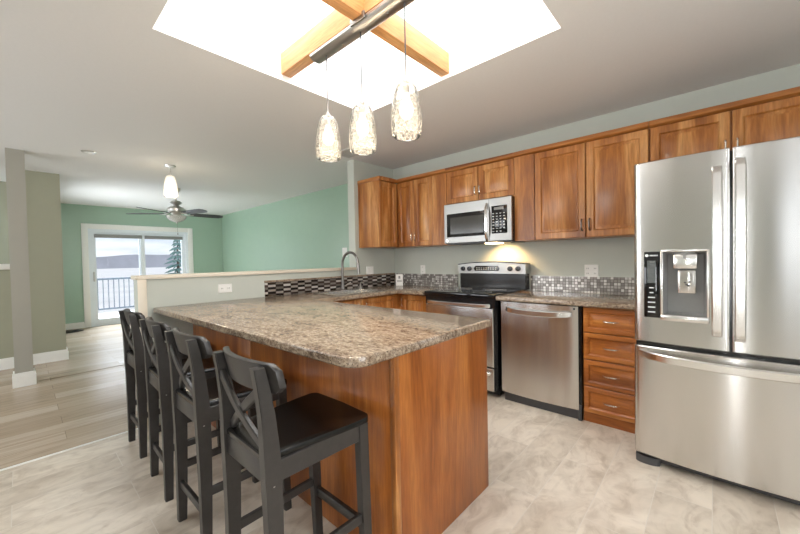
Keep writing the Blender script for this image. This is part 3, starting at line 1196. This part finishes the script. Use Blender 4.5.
obj('emblem', bm, M_MARK, ld)

# ------------------------------------------------------------------ dishwasher
dwx0, dwx1 = -1.388, -.768
dw = thing('dishwasher', 'stainless dishwasher with a wide bowed bar handle', 'dishwasher', (-1.08, 3.1, 0))
obj('body', B(-1.41, -.752, 2.86, YW - .02, .08, ZB - .004), M_BLACK, dw)
bm = bmesh.new()
N = 16
def dwf(x):
    t = (x - (dwx0 + dwx1) / 2) / ((dwx1 - dwx0) / 2)
    return 2.805 + .020 * t * t
xs = [dwx0 + (dwx1 - dwx0) * i / N for i in range(N + 1)]
poly = [(a, dwf(a)) for a in xs] + [(dwx1, 2.86), (dwx0, 2.86)]
prism(bm, poly, 'z', .082, .868)
ddw = obj('door', bm, M_STEEL, dw)
bm = bmesh.new()
pts = []
for i in range(15):
    t = -1 + i / 7
    xx = -1.075 + t * .262
    pts.append((xx, dwf(xx) - .036 * (1 - abs(t) ** 8) + .004, .806 - .012 * (1 - t * t)))
sweep(bm, pts, rect(.016, .046, .006), up=(0, 0, 1))
obj('handle', bm, M_HANDLE, ddw)
obj('badge', B(-.802, -.788, 2.818, 2.826, .842, .856, bev=.001), M_DKGREY, ddw)
obj('toe_kick', B(-1.375, -.755, 2.85, 2.87, .0, .078, bev=.002), M_DKGREY, dw)
obj('side_strip', B(-.766, -.750, 2.835, 2.86, .0, .868), M_BLACK, dw)
obj('foot_bracket', B(-.775, -.750, 2.828, 2.85, .0, .12, bev=.003), M_DKGREY, dw)

# ------------------------------------------------------------------ stove
rx0, rx1 = -2.205, -1.430
st = thing('stove', 'black and stainless electric stove with knob backguard', 'stove', (-1.82, 3.1, 0))
obj('body', B(rx0, rx1, 2.835, YW - .015, .03, .888), M_BLACK, st)
obj('foot', B(rx0 + .03, rx0 + .08, 2.9, 2.95, 0, .03), M_BLACK, st)
obj('foot', B(rx1 - .08, rx1 - .03, 2.9, 2.95, 0, .03), M_BLACK, st)
bm = bmesh.new()
box(bm, rx0 - .004, rx1 + .004, 2.785, 3.36, .884, .926, bev=.008)
ct = obj('cooktop', bm, M_BLACKGLASS, st)
for cx_, cy_, r_ in ((-2.0, 2.94, .11), (-1.63, 2.94, .085), (-2.0, 3.2, .085), (-1.63, 3.2, .105)):
    bm = bmesh.new()
    lathe(bm, [(r_ - .004, 0), (r_ - .004, .0006), (r_, .0006), (r_, 0)], (cx_, cy_, .9262), 32)
    obj('burner_ring', bm, M_GREY, ct)
obj('control_band', B(rx0 + .004, rx1 - .004, 2.80, 2.84, .80, .884), M_BLACK, st)
bm = loops(bmesh.new(), FY(2.79), rx0 + .006, rx1 - .020, .275, .800, [(0, .045), (0, .008), (.006, .001), (.012, 0)])
od = obj('oven_door', bm, M_STEEL, st)
bm = bmesh.new()
wx0, wx1 = -2.075, -1.535
top = [(wx0 + (wx1 - wx0) * i / 20, .655 + .055 * math.sin(math.pi * i / 20) ** .6) for i in range(21)]
prism(bm, top + [(wx1, .42), (wx0, .42)], 'y', 2.7865, 2.80)
obj('oven_window', bm, M_BLACKGLASS, od)
bm = bmesh.new()
pts = []
for i in range(15):
    t = -1 + i / 7
    xx = (rx0 + rx1 - .014) / 2 + t * .345
    pts.append((xx, 2.79 - .052 * (1 - abs(t) ** 8) + .002, .822))
sweep(bm, pts, rect(.016, .034, .006), up=(0, 0, 1))
obj('handle', bm, M_HANDLE, od)
bm = loops(bmesh.new(), FY(2.79), rx0 + .006, rx1 - .020, .062, .262, [(0, .045), (0, .008), (.006, .001), (.012, 0)])
wd_ = obj('drawer', bm, M_STEEL, st)
bm = bmesh.new()
pts = []
for i in range(15):
    t = -1 + i / 7
    xx = (rx0 + rx1 - .014) / 2 + t * .345
    pts.append((xx, 2.79 - .045 * (1 - abs(t) ** 8) + .002, .215))
sweep(bm, pts, rect(.016, .03, .006), up=(0, 0, 1))
obj('handle', bm, M_HANDLE, wd_)
# backguard
bx0, bx1 = -2.135, -1.372
obj('backguard', B(bx0 + .012, bx1 - .010, 3.335, YW - .012, .926, 1.085), M_BLACK, st)
bm = bmesh.new()
tp = [(bx0 + (bx1 - bx0) * i / 16, 1.178 + .022 * (1 - (2 * i / 16 - 1) ** 2)) for i in range(17)]
prism(bm, [(bx0, 1.085), (bx1, 1.085)] + tp[::-1], 'y', 3.318, YW - .012)
bgf = obj('control_fascia', bm, M_STEELM, st)
bm = bmesh.new()
tp2 = [(a, b) for a, b in tp]
prism(bm, tp2 + [(a, b + .010) for a, b in tp2[::-1]], 'y', 3.312, YW - .012)
obj('top_edge', bm, M_BLACK, st)
for xx in (bx0 + .062, bx0 + .142, bx1 - .155, bx1 - .072):
    bm = bmesh.new()
    lathe(bm, [(.0, 0), (.026, 0), (.024, .018), (.0, .02)], (0, 0, 0), 20)
    box(bm, -.005, .005, -.022, .022, .018, .026, bev=.002)
    bmesh.ops.rotate(bm, verts=bm.verts, cent=(0, 0, 0), matrix=Matrix.Rotation(math.pi / 2, 3, 'X'))
    bmesh.ops.translate(bm, verts=bm.verts, vec=(xx, 3.318, 1.135))
    obj('knob', bm, M_BLACK, bgf)
bm = bmesh.new()
prism(bm, [(a, b) for a, b in [(-1.925, 1.112), (-1.655, 1.112), (-1.64, 1.135), (-1.66, 1.166), (-1.92, 1.166), (-1.94, 1.14)]], 'y', 3.312, 3.32)
obj('display', bm, M_BLACKGLASS, bgf)
bm = bmesh.new()
for r_ in range(2):
    for k in range(9):
        a = -1.905 + k * .027
        box(bm, a, a + .012, 3.3105, 3.313, 1.122 + r_ * .018, 1.128 + r_ * .018)
obj('keypad', bm, M_MARK, bgf)

# ------------------------------------------------------------------ microwave
mx0, mx1, my, mz0, mz1 = -2.132, -1.384, 3.050, 1.405, 1.815
mw = thing('microwave', 'stainless over-the-range microwave mounted above the stove', 'microwave', (-1.76, 3.25, mz0))
obj('body', B(mx0, mx1, my + .02, YW - .005, mz0, mz1), M_BLACK, mw)
bm = bmesh.new()
MS = -1.612
loops(bm, FY(my), mx0, MS - .003, mz0 + .004, mz1, [(0, .03), (0, .004), (.004, 0)])
md = obj('door', bm, M_STEELM, mw)
loopsb = loops(bmesh.new(), FY(my), MS, mx1, mz0 + .004, mz1, [(0, .03), (0, .004), (.004, 0)])
mp_ = obj('control_fascia', loopsb, M_STEELM, mw)
obj('window_surround', B(-2.096, -1.64, my - .003, my + .01, 1.470, 1.712, bev=.002), M_BLACK, md)
obj('window_glass', B(-2.052, -1.668, my - .0045, my + .005, 1.500, 1.672), M_DOORGLASS, md)
bm = bmesh.new()
pts = []
for i in range(13):
    t = -1 + i / 6
    pts.append((-1.634 + .010 * (1 - t * t), my - .046 * (1 - abs(t) ** 4) + .003, 1.592 + t * .180))
sweep(bm, pts, rect(.024, .014, .004), up=(0, -1, 0))
obj('handle', bm, M_HANDLE, md)
obj('control_panel', B(-1.585, -1.425, my - .003, my + .01, 1.478, 1.740, bev=.004), M_BLACKGLASS, mp_)
bm = bmesh.new()
for rr_ in range(7):
    for k in range(4):
        if rr_ == 0 and k == 3:
            continue
        a = -1.572 + k * .036
        b = 1.495 + rr_ * .027 + (.006 if rr_ > 1 else 0)
        box(bm, a, a + .016, my - .0045, my - .002, b, b + .007)
obj('keypad', bm, M_MARK, mp_)
obj('display', B(-1.555, -1.46, my - .0045, my - .002, 1.70, 1.725), M_GREY, mp_)
bm = bmesh.new()
lathe(bm, [(0, -.002), (.013, -.002), (.013, .002), (0, .002)], (0, 0, 0), 20)
bmesh.ops.rotate(bm, verts=bm.verts, cent=(0, 0, 0), matrix=Matrix.Rotation(math.pi / 2, 3, 'X'))
bmesh.ops.translate(bm, verts=bm.verts, vec=(-2.095, my - .001, 1.437))
obj('badge', bm, M_CHROME, md)
obj('vent_grille', B(mx0 + .02, mx1 - .02, my + .03, YW - .05, mz0 - .008, mz0 + .002), M_DKGREY, mw)
bm = bmesh.new()
box(bm, -1.67, -1.54, my + .02, my + .16, mz0 - .022, mz0 - .006, bev=.004)
obj('lamp_lens', bm, M_HOODLAMP, mw)
hl = bpy.data.lights.new('hood_lamp', 'SPOT')
hl.energy = 15
hl.color = (1, .62, .27)
hl.spot_size = math.radians(128)
hl.spot_blend = .8
hl.shadow_soft_size = .03
ho = bpy.data.objects.new('hood_lamp', hl)
C.objects.link(ho)
ho.location = (-1.62, 3.25, mz0 - .035)
ho.rotation_euler = (math.radians(35), 0, 0)

# ------------------------------------------------------------------ sink, tap, soap
sk = thing('sink', 'stainless drop-in sink basin in the worktop below the tap', 'sink', (-2.88, 2.37, ZT))
bm = bmesh.new()
hx0, hx1, hy0, hy1 = -3.06, -2.70, 2.06, 2.68
lv = [(-.022, .001), (-.022, .005), (.004, .005), (.006, -.02), (.02, -.19)]
loop_prof = []
rs = []
for ins, z in lv:
    rs.append([bm.verts.new(p) for p in ((hx0 + ins, hy0 + ins, ZT + z), (hx1 - ins, hy0 + ins, ZT + z), (hx1 - ins, hy1 - ins, ZT + z), (hx0 + ins, hy1 - ins, ZT + z))])
for a, b in zip(rs, rs[1:]):
    for i in range(4):
        bm.faces.new((a[i], a[(i + 1) % 4], b[(i + 1) % 4], b[i]))
bm.faces.new(rs[-1])
obj('basin', bm, M_STEEL, sk)
bm = bmesh.new()
lathe(bm, [(0, 0), (.035, 0), (.04, .004), (0, .004)], (-2.88, 2.37, ZT - .189), 20)
obj('drain', bm, M_CHROME, sk)
tp_ = thing('kitchen_tap', 'tall gooseneck nickel tap rising behind the sink', 'tap', (-3.12, 2.46, ZT))
bm = bmesh.new()
lathe(bm, [(0, 0), (.032, 0), (.032, .006), (.022, .014), (.019, .06), (0, .06)], (-3.12, 2.46, ZT), 20)
obj('base', bm, M_DARKNICKEL, tp_)
bm = bmesh.new()
pts = [(-3.12, 2.46, ZT + .03 + .028 * i) for i in range(10)]
R_ = .135
zc = ZT + .290
for i in range(13):
    a = math.pi - math.pi * i / 12
    pts.append((-3.12 + R_ + R_ * math.cos(a), 2.46, zc + R_ * math.sin(a)))
pts.append((-2.848, 2.46, zc - .05))
tube(bm, pts, .0145, 12)
obj('spout', bm, M_DARKNICKEL, tp_)
bm = bmesh.new()
tube(bm, [(-2.848, 2.46, zc - .01), (-2.846, 2.46, zc - .05), (-2.843, 2.46, zc - .10)], .017, 12)
obj('spray_head', bm, M_DARKNICKEL, tp_)
bm = bmesh.new()
tube(bm, [(-3.12, 2.475, ZT + .045), (-3.12, 2.51, ZT + .055), (-3.10, 2.56, ZT + .085)], .007, 8)
obj('lever', bm, M_NICKEL, tp_)
so = thing('soap_dispenser', 'small nickel soap pump beside the tap', 'soap pump', (-3.14, 2.74, ZT))
bm = bmesh.new()
lathe(bm, [(0, 0), (.018, 0), (.018, .006), (.010, .012), (.010, .05), (0, .05)], (-3.14, 2.74, ZT), 14)
obj('pump_body', bm, M_NICKEL, so)
bm = bmesh.new()
tube(bm, [(-3.14, 2.74, ZT + .05), (-3.14, 2.74, ZT + .068), (-3.12, 2.74, ZT + .074), (-3.08, 2.74, ZT + .066)], .006, 8)
obj('nozzle', bm, M_NICKEL, so)

# ------------------------------------------------------------------ plates on the walls


def plate(label, f, u0, u1, w0, w1, kind, cat='outlet'):
    u, w = (u0 + u1) / 2, (w0 + w1) / 2
    t = thing('wall_outlet' if cat == 'outlet' else 'light_switch', label, cat, f(u, w, 0))
    obj('cover_plate', loops(bmesh.new(), f, u0, u1, w0, w1, [(0, 0), (0, -.004), (.004, -.007)]), M_PLATE, t)
    cells = {'h': [(-.028, 0), (.028, 0)], 'v': [(0, -.028), (0, .028)], 'vv': [(-.03, -.022), (-.03, .022), (.03, -.022), (.03, .022)], 's': [(0, 0)], 'ss': [(-.028, 0), (.028, 0)]}[kind]
    for a, b in cells:
        if kind in ('s', 'ss'):
            obj('rocker', loops(bmesh.new(), f, u + a - .016, u + a + .016, w - .033, w + .033, [(0, -.006), (0, -.009), (.003, -.011)]), M_PLATE, t)
        else:
            sc_ = obj('socket', loops(bmesh.new(), f, u + a - .016, u + a + .016, w + b - .015, w + b + .015, [(0, -.006), (.002, -.0085), (.004, -.0085)]), M_PLATE, t)
            bm_ = bmesh.new()
            for s_ in (-.006, .006):
                loops(bm_, f, u + a + s_ - .0015, u + a + s_ + .0015, w + b - .005, w + b + .006, [(0, -.008), (0, -.009)])
            obj('slot', bm_, M_SLOT, sc_)
    return t


plate('white two-gang outlet set sideways on the half wall over the island worktop', FX(XS), 1.176, 1.292, .985, 1.062, 'h')
plate('white switch plate on the stub wall right of the tap', FX(XS), 2.930, 3.050, 1.052, 1.170, 'ss', 'switch')
plate('narrow white outlet on the range wall between room corner and stove', FY(YW), -2.785, -2.712, 1.062, 1.172, 'v')
plate('wide white double outlet above the silver mosaic next to the fridge', FY(YW), -.880, -.768, 1.058, 1.170, 'vv')
plate('white switch plate on the green living room wall past the stub wall', FY(YL), -4.49, -4.37, 1.31, 1.46, 'ss', 'switch')
cd = thing('tent_card', 'small white card standing on the worktop in the mosaic corner', 'card', (-3.02, 3.30, ZT))
bm = bmesh.new()
ca, sa = math.cos(.75), math.sin(.75)
for pts in ([(-.045, -.04, 0), (.045, -.04, 0), (.045, 0, .145), (-.045, 0, .145)], [(-.045, .04, 0), (.045, .04, 0), (.045, 0, .145), (-.045, 0, .145)]):
    a = [bm.verts.new((-3.02 + p[0] * ca - p[1] * sa, 3.30 + p[0] * sa + p[1] * ca, ZT + .001 + p[2])) for p in pts]
    b = [bm.verts.new(v.co + Vector((.0015 * sa, -.0015 * ca, 0))) for v in a]
    bm.faces.new(a)
    bm.faces.new(b)
    for i in range(4):
        bm.faces.new((a[i], a[(i + 1) % 4], b[(i + 1) % 4], b[i]))
obj('paper', bm, M_PLATE, cd)
bm = bmesh.new()
for (p0, p1, t0, t1) in ((-.012, .012, .62, .86), (-.03, .03, .45, .5), (-.03, .03, .34, .39)):
    q = [bm.verts.new((-3.02 + px_ * ca - (-.04 * (1 - t) - .0025) * sa, 3.30 + px_ * sa + (-.04 * (1 - t) - .0025) * ca, ZT + .145 * t)) for px_, t in ((p0, t0), (p1, t0), (p1, t1), (p0, t1))]
    bm.faces.new(q)
obj('grey_print', bm, M_GREY, cd)

# ------------------------------------------------------------------ bar stools
sl = thing('bar_stool', 'x', 'stool')
W_ = .0335


def leg_profile(cl, sx0, sx1, name, w=W_):
    """cl: list of (y centre, z, depth); sx: x centre at bottom and top"""
    bm_ = bmesh.new()
    z0_, z1_ = cl[0][1], cl[-1][1]
    rings_ = []
    for (y, z, d) in cl:
        t = (z - z0_) / (z1_ - z0_)
        xc = sx0 + (sx1 - sx0) * t
        rings_.append([bm_.verts.new(p) for p in ((xc - w / 2, y - d / 2, z), (xc + w / 2, y - d / 2, z), (xc + w / 2, y + d / 2, z), (xc - w / 2, y + d / 2, z))])
    for a, b in zip(rings_, rings_[1:]):
        for i in range(4):
            bm_.faces.new((a[i], a[(i + 1) % 4], b[(i + 1) % 4], b[i]))
    bm_.faces.new(rings_[0])
    bm_.faces.new(rings_[-1])
    bmesh.ops.bevel(bm_, geom=[e for e in bm_.edges if abs(e.verts[0].co.z - e.verts[1].co.z) > .02], offset=.003, segments=2, affect='EDGES')
    return obj(name, bm_, M_STOOL, sl)


rear = [(-.192, 0, .036), (-.190, .15, .040), (-.188, .32, .046), (-.188, .48, .052), (-.190, .60, .056), (-.193, .68, .052), (-.200, .78, .045), (-.213, .87, .038), (-.224, .932, .034)]
for s in (-1, 1):
    leg_profile(rear, s * .160, s * .150, 'leg')
    leg_profile([(.184, 0, .034), (.174, .3, .040), (.168, .626, .046)], s * .167, s * .164, 'leg')
# seat: gently dished board, rounded front
bm = bmesh.new()
ol = [(-.148, -.208), (.148, -.208)] + [(.186, .10)] + arc(.158, .168, .032, 0, 80, 5) + [(0, .206)] + arc(-.158, .168, .032, 100, 180, 5) + [(-.186, .10)]
top_r = [bm.verts.new((a, b, .652)) for a, b in ol]
def ins(ps, k):
    return [(a * k, b * k + .004) for a, b in ps]
r_a = [bm.verts.new((a, b, .630)) for a, b in ol]
r_b = [bm.verts.new((a, b, .648)) for a, b in ins(ol, .985)]
levels = [([(a, b) for a, b in ins(ol, .97)], .630), (ol, .634), (ol, .648), (ins(ol, .985), .653), (ins(ol, .8), .649), (ins(ol, .4), .645)]
bm.free()
bm = bmesh.new()
rs = [[bm.verts.new((a, b, z)) for a, b in ps] for ps, z in levels]
n_ = len(ol)
for a, b in zip(rs, rs[1:]):
    for i in range(n_):
        bm.faces.new((a[i], a[(i + 1) % n_], b[(i + 1) % n_], b[i]))
bm.faces.new(rs[-1])
bm.faces.new(rs[0][::-1])
obj('seat', bm, M_SEAT, sl, sharp=50)
# aprons
obj('apron', B(-.142, .142, -.206, -.184, .560, .632, bev=.002), M_STOOL, sl)
obj('apron', B(-.150, .150, .165, .185, .572, .632, bev=.002), M_STOOL, sl)
for s in (-1, 1):
    bm = bmesh.new()
    sweep(bm, [(s * .155, -.17, .598), (s * .167, .155, .601)], rect(.020, .066, .002))
    obj('apron', bm, M_STOOL, sl)
    bm = bmesh.new()
    sweep(bm, [(s * .157, -.18, .265), (s * .165, .172, .265)], rect(.018, .036, .003))
    obj('stretcher', bm, M_STOOL, sl)
bm = bmesh.new()
box(bm, -.150, .150, -.200, -.182, .165, .200, bev=.003)
obj('stretcher', bm, M_STOOL, sl)
bm = bmesh.new()
box(bm, -.160, .160, .171, .190, .200, .240, bev=.003)
obj('stretcher', bm, M_STOOL, sl)
# curved top rail
bm = bmesh.new()
N = 20
rings_ = []
for i in range(N + 1):
    t = -1 + 2 * i / N
    xx = t * .192
    yb = -.214 + .044 * t * t
    e = max(0, abs(t) - .88) / .12
    hh = .047 * (1 - .42 * e * e)
    zc_ = .891 + .004 * (1 - t * t)
    lean = .011
    dy = .011
    ring = []
    for (a, b) in ((-dy, -hh), (dy, -hh), (dy, hh), (dy * .5, hh + .003), (-dy * .5, hh + .003), (-dy, hh)):
        ring.append(bm.verts.new((xx, yb + a - (b / .05) * lean, zc_ + b)))
    rings_.append(ring)
for a, b in zip(rings_, rings_[1:]):
    for i in range(6):
        bm.faces.new((a[i], a[(i + 1) % 6], b[(i + 1) % 6], b[i]))
bm.faces.new(rings_[0])
bm.faces.new(rings_[-1])
obj('top_rail', bm, M_STOOL, sl, sharp=40)
for s in (-1, 1):
    bm = bmesh.new()
    pts = []
    for i in range(9):
        t = i / 8
        pts.append((s * (-.140 + .280 * t), -.188 - .026 * t - .012 * math.sin(math.pi * t) + (.004 if s > 0 else -.004), .660 + .200 * t))
    sweep(bm, pts, rect(.030, .016, .003), up=(0, -1, 0))
    obj('cross_brace', bm, M_STOOL, sl)
obj('bolt', lathe(bmesh.new(), [(0, 0), (.006, 0), (.006, .003), (0, .003)], (.166, -.19, .56), 8), M_NICKEL, sl)
stools = [(-1.170, .697, 0.0, 'black wooden bar stool closest to the end panel of the island'),
          (-1.775, .697, .01, 'black wooden bar stool second from the island end panel'),
          (-2.305, .697, -.02, 'black wooden bar stool third from the island end panel'),
          (-2.915, .700, .01, 'black wooden bar stool nearest the patio door, by the half wall')]
for i, (x, y, a, lb) in enumerate(stools):
    o = sl if i == 0 else copy_tree(sl)
    o.location = (x, y, 0)
    o.rotation_euler = (0, 0, a)
    o['label'] = lb
    o['group'] = 'bar stools along the island'

# ------------------------------------------------------------------ lights and ceiling fittings
pf = thing('pendant_light', 'brushed steel bar with three crackle glass pendants under the skylight', 'light', (-1.38, 1.262, 2.49))
bm = bmesh.new()
sec = [(1.216, 2.494), (1.218, 2.482), (1.228, 2.471), (1.246, 2.464), (1.280, 2.464), (1.298, 2.471), (1.308, 2.482), (1.310, 2.494)]
prism(bm, sec, 'x', -1.812, -.948)
obj('bar', bm, M_STEELM, pf)
bm = bmesh.new()
box(bm, -1.42, -1.31, 1.204, 1.2165, 2.474, 2.512, bev=.004)
obj('bracket', bm, M_DARKNICKEL, pf)
for xx in (-1.55, -1.20):
    bm = bmesh.new()
    lathe(bm, [(0, 0), (.007, 0), (.007, -.004), (0, -.006)], (xx, 1.262, 2.464), 10)
    obj('screw', bm, M_CHROME, pf)
for xx, zt in ((-1.705, 2.105), (-1.400, 2.082), (-1.088, 2.085)):
    bm = bmesh.new()
    tube(bm, [(xx, 1.262, 2.468), (xx, 1.262, zt + .02)], .0035, 8)
    cdp = obj('cord', bm, M_DKGREY, pf)
    bm = bmesh.new()
    lathe(bm, [(.0045, .105), (.0045, .03), (.016, .012), (.02, -.002), (0, -.002)], (xx, 1.262, zt), 14)
    obj('ferrule', bm, M_DARKNICKEL, cdp)
    bm = bmesh.new()
    pr = [(.020, 0), (.036, -.004), (.050, -.022), (.060, -.055), (.068, -.10), (.073, -.15), (.075, -.20), (.0735, -.225), (.069, -.250), (.062, -.256)]
    pr = [(a, b * .985) for a, b in pr]
    lathe(bm, pr, (xx, 1.262, zt), 28)
    sh = obj('shade', bm, M_CRACKLE, pf)
    bm = bmesh.new()
    lathe(bm, [(.0, -.01), (.017, -.012), (.017, -.05), (0, -.05)], (xx, 1.262, zt), 14)
    obj('socket', bm, M_NICKEL, sh)
    bm = bmesh.new()
    lathe(bm, [(0, -.05), (.014, -.055), (.018, -.075), (.030, -.105), (.033, -.128), (.027, -.152), (.014, -.166), (0, -.169)], (xx, 1.262, zt), 16)
    obj('bulb', bm, M_BULB, sh)
    pl = bpy.data.lights.new('pendant_lamp', 'POINT')
    pl.energy = 4
    pl.color = (1, .84, .62)
    pl.shadow_soft_size = .05
    po = bpy.data.objects.new('pendant_lamp', pl)
    C.objects.link(po)
    po.location = (xx, 1.262, zt - .30)

dp_ = thing('pendant_light', 'single frosted glass pendant hanging before the ceiling fan', 'light', (-5.01, 1.30, CZ))
bm = bmesh.new()
lathe(bm, [(0, 0), (.065, 0), (.060, -.018), (.012, -.026), (0, -.026)], (-5.01, 1.30, CZ), 20)
obj('canopy', bm, M_NICKEL, dp_)
bm = bmesh.new()
tube(bm, [(-5.01, 1.30, CZ - .02), (-5.01, 1.30, 2.34)], .006, 8)
obj('rod', bm, M_NICKEL, dp_)
bm = bmesh.new()
lathe(bm, [(.03, 0), (.045, -.01), (.060, -.06), (.072, -.14), (.076, -.20), (.074, -.258)], (-5.01, 1.30, 2.345), 24)
sh = obj('shade', bm, M_FROST, dp_)
bm = bmesh.new()
lathe(bm, [(0, -.03), (.018, -.05), (.036, -.11), (.036, -.15), (.02, -.18), (0, -.19)], (-5.01, 1.30, 2.345), 14)
obj('bulb', bm, M_BULB2, sh)
pl = bpy.data.lights.new('dining_lamp', 'POINT')
pl.energy = 5
pl.color = (1, .86, .66)
pl.shadow_soft_size = .05
po = bpy.data.objects.new('dining_lamp', pl)
C.objects.link(po)
po.location = (-5.01, 1.30, 2.05)

# ceiling fan in the living room
fx, fyy = -6.45, 1.74
fan = thing('ceiling_fan', 'dark-bladed ceiling fan with nickel motor and glass bowl in the living room', 'fan', (fx, fyy, CZ))
bm = bmesh.new()
lathe(bm, [(0, 0), (.07, 0), (.065, -.05), (.03, -.075), (0, -.075)], (fx, fyy, CZ), 20)
obj('canopy', bm, M_NICKEL, fan)
bm = bmesh.new()
tube(bm, [(fx, fyy, CZ - .06), (fx, fyy, 2.22)], .012, 10)
obj('downrod', bm, M_NICKEL, fan)
bm = bmesh.new()
lathe(bm, [(0, 2.265), (.06, 2.262), (.09, 2.235), (.05, 2.205), (.035, 2.19), (.10, 2.165), (.13, 2.13), (.125, 2.09), (.07, 2.055), (.06, 2.03), (.0, 2.03)], (fx, fyy, 0), 24)
obj('motor', bm, M_NICKEL, fan)
for k in range(5):
    a = math.radians(17 + 72 * k)
    ca, sa = math.cos(a), math.sin(a)
    def P3(r, w, z):
        return (fx + r * ca - w * sa, fyy + r * sa + w * ca, z)
    bm = bmesh.new()
    ol = [(.20, -.05), (.32, -.068), (.56, -.076), (.66, -.068), (.705, -.035), (.715, 0), (.705, .035), (.66, .068), (.56, .076), (.32, .068), (.20, .05)]
    A = [bm.verts.new(P3(r, w, 2.055 - w * .22)) for r, w in ol]
    D = [bm.verts.new(P3(r, w, 2.062 - w * .22)) for r, w in ol]
    for i in range(len(ol)):
        j = (i + 1) % len(ol)
        bm.faces.new((A[i], A[j], D[j], D[i]))
    bm.faces.new(A)
    bm.faces.new(D)
    bl = obj('blade', bm, M_BLADE, fan)
    bm = bmesh.new()
    sweep(bm, [P3(.10, 0, 2.075), P3(.17, 0, 2.045), P3(.25, 0, 2.052)], rect(.035, .008))
    obj('blade_iron', bm, M_NICKEL, bl)
bm = bmesh.new()
lathe(bm, [(.135, 2.03), (.142, 2.02), (.13, 1.985), (.095, 1.95), (.04, 1.925), (0, 1.92)], (fx, fyy, 0), 24)
obj('glass_bowl', bm, M_FROST, fan)
bm = bmesh.new()
lathe(bm, [(0, 1.925), (.012, 1.92), (.008, 1.905), (0, 1.90)], (fx, fyy, 0), 10)
obj('finial', bm, M_NICKEL, fan)
bm = bmesh.new()
tube(bm, [(fx + .04, fyy, 1.93), (fx + .04, fyy, 1.745)], .0025, 6)
lathe(bm, [(0, 0), (.009, -.006), (.009, -.022), (0, -.03)], (fx + .04, fyy, 1.745), 8)
obj('pull_chain', bm, M_DARKNICKEL, fan)

rl = thing('recessed_light', 'small round recessed spotlight in the ceiling before the dining area', 'light', (-4.98, .545, CZ))
bm = bmesh.new()
lathe(bm, [(.045, -.001), (.047, -.010), (.062, -.008), (.068, 0)], (-4.98, .545, CZ), 24)
obj('trim_ring', bm, M_NICKEL, rl)
bm = bmesh.new()
lathe(bm, [(0, -.003), (.046, -.003), (.046, -.006), (0, -.010)], (-4.98, .545, CZ), 20)
obj('lens', bm, M_PLATE, rl)
cv = thing('ceiling_vent', 'flat grey louvred vent in the ceiling near the stub wall', 'vent', (-3.0, 2.55, CZ))
bm = bmesh.new()
for r in ((-3.20, -2.80, 2.44, 2.46), (-3.20, -2.80, 2.64, 2.66), (-3.20, -3.18, 2.46, 2.64), (-2.82, -2.80, 2.46, 2.64)):
    box(bm, *r, CZ - .012, CZ)
obj('frame', bm, M_GRILLE, cv)
bm = bmesh.new()
for k in range(7):
    y = 2.468 + k * .025
    box(bm, -3.18, -2.82, y, y + .012, CZ - .009, CZ - .003)
obj('louvres', bm, M_GRILLE, cv)
obj('duct', B(-3.18, -2.82, 2.46, 2.64, CZ - .002, CZ - .0005), M_GREY, cv)

# loose cables by the patio door
bm = bmesh.new()
pts = [(-9.18, .50, .012), (-9.1, .62, .012), (-9.12, .74, .012), (-9.02, .80, .012), (-8.95, .70, .012), (-8.9, .58, .012), (-8.98, .46, .012)]
tube(bm, pts, .012, 6)
tag(obj('power_cord', bm, M_CABLE), 'loose dark power cord on the floor by the patio door corner', 'cord')
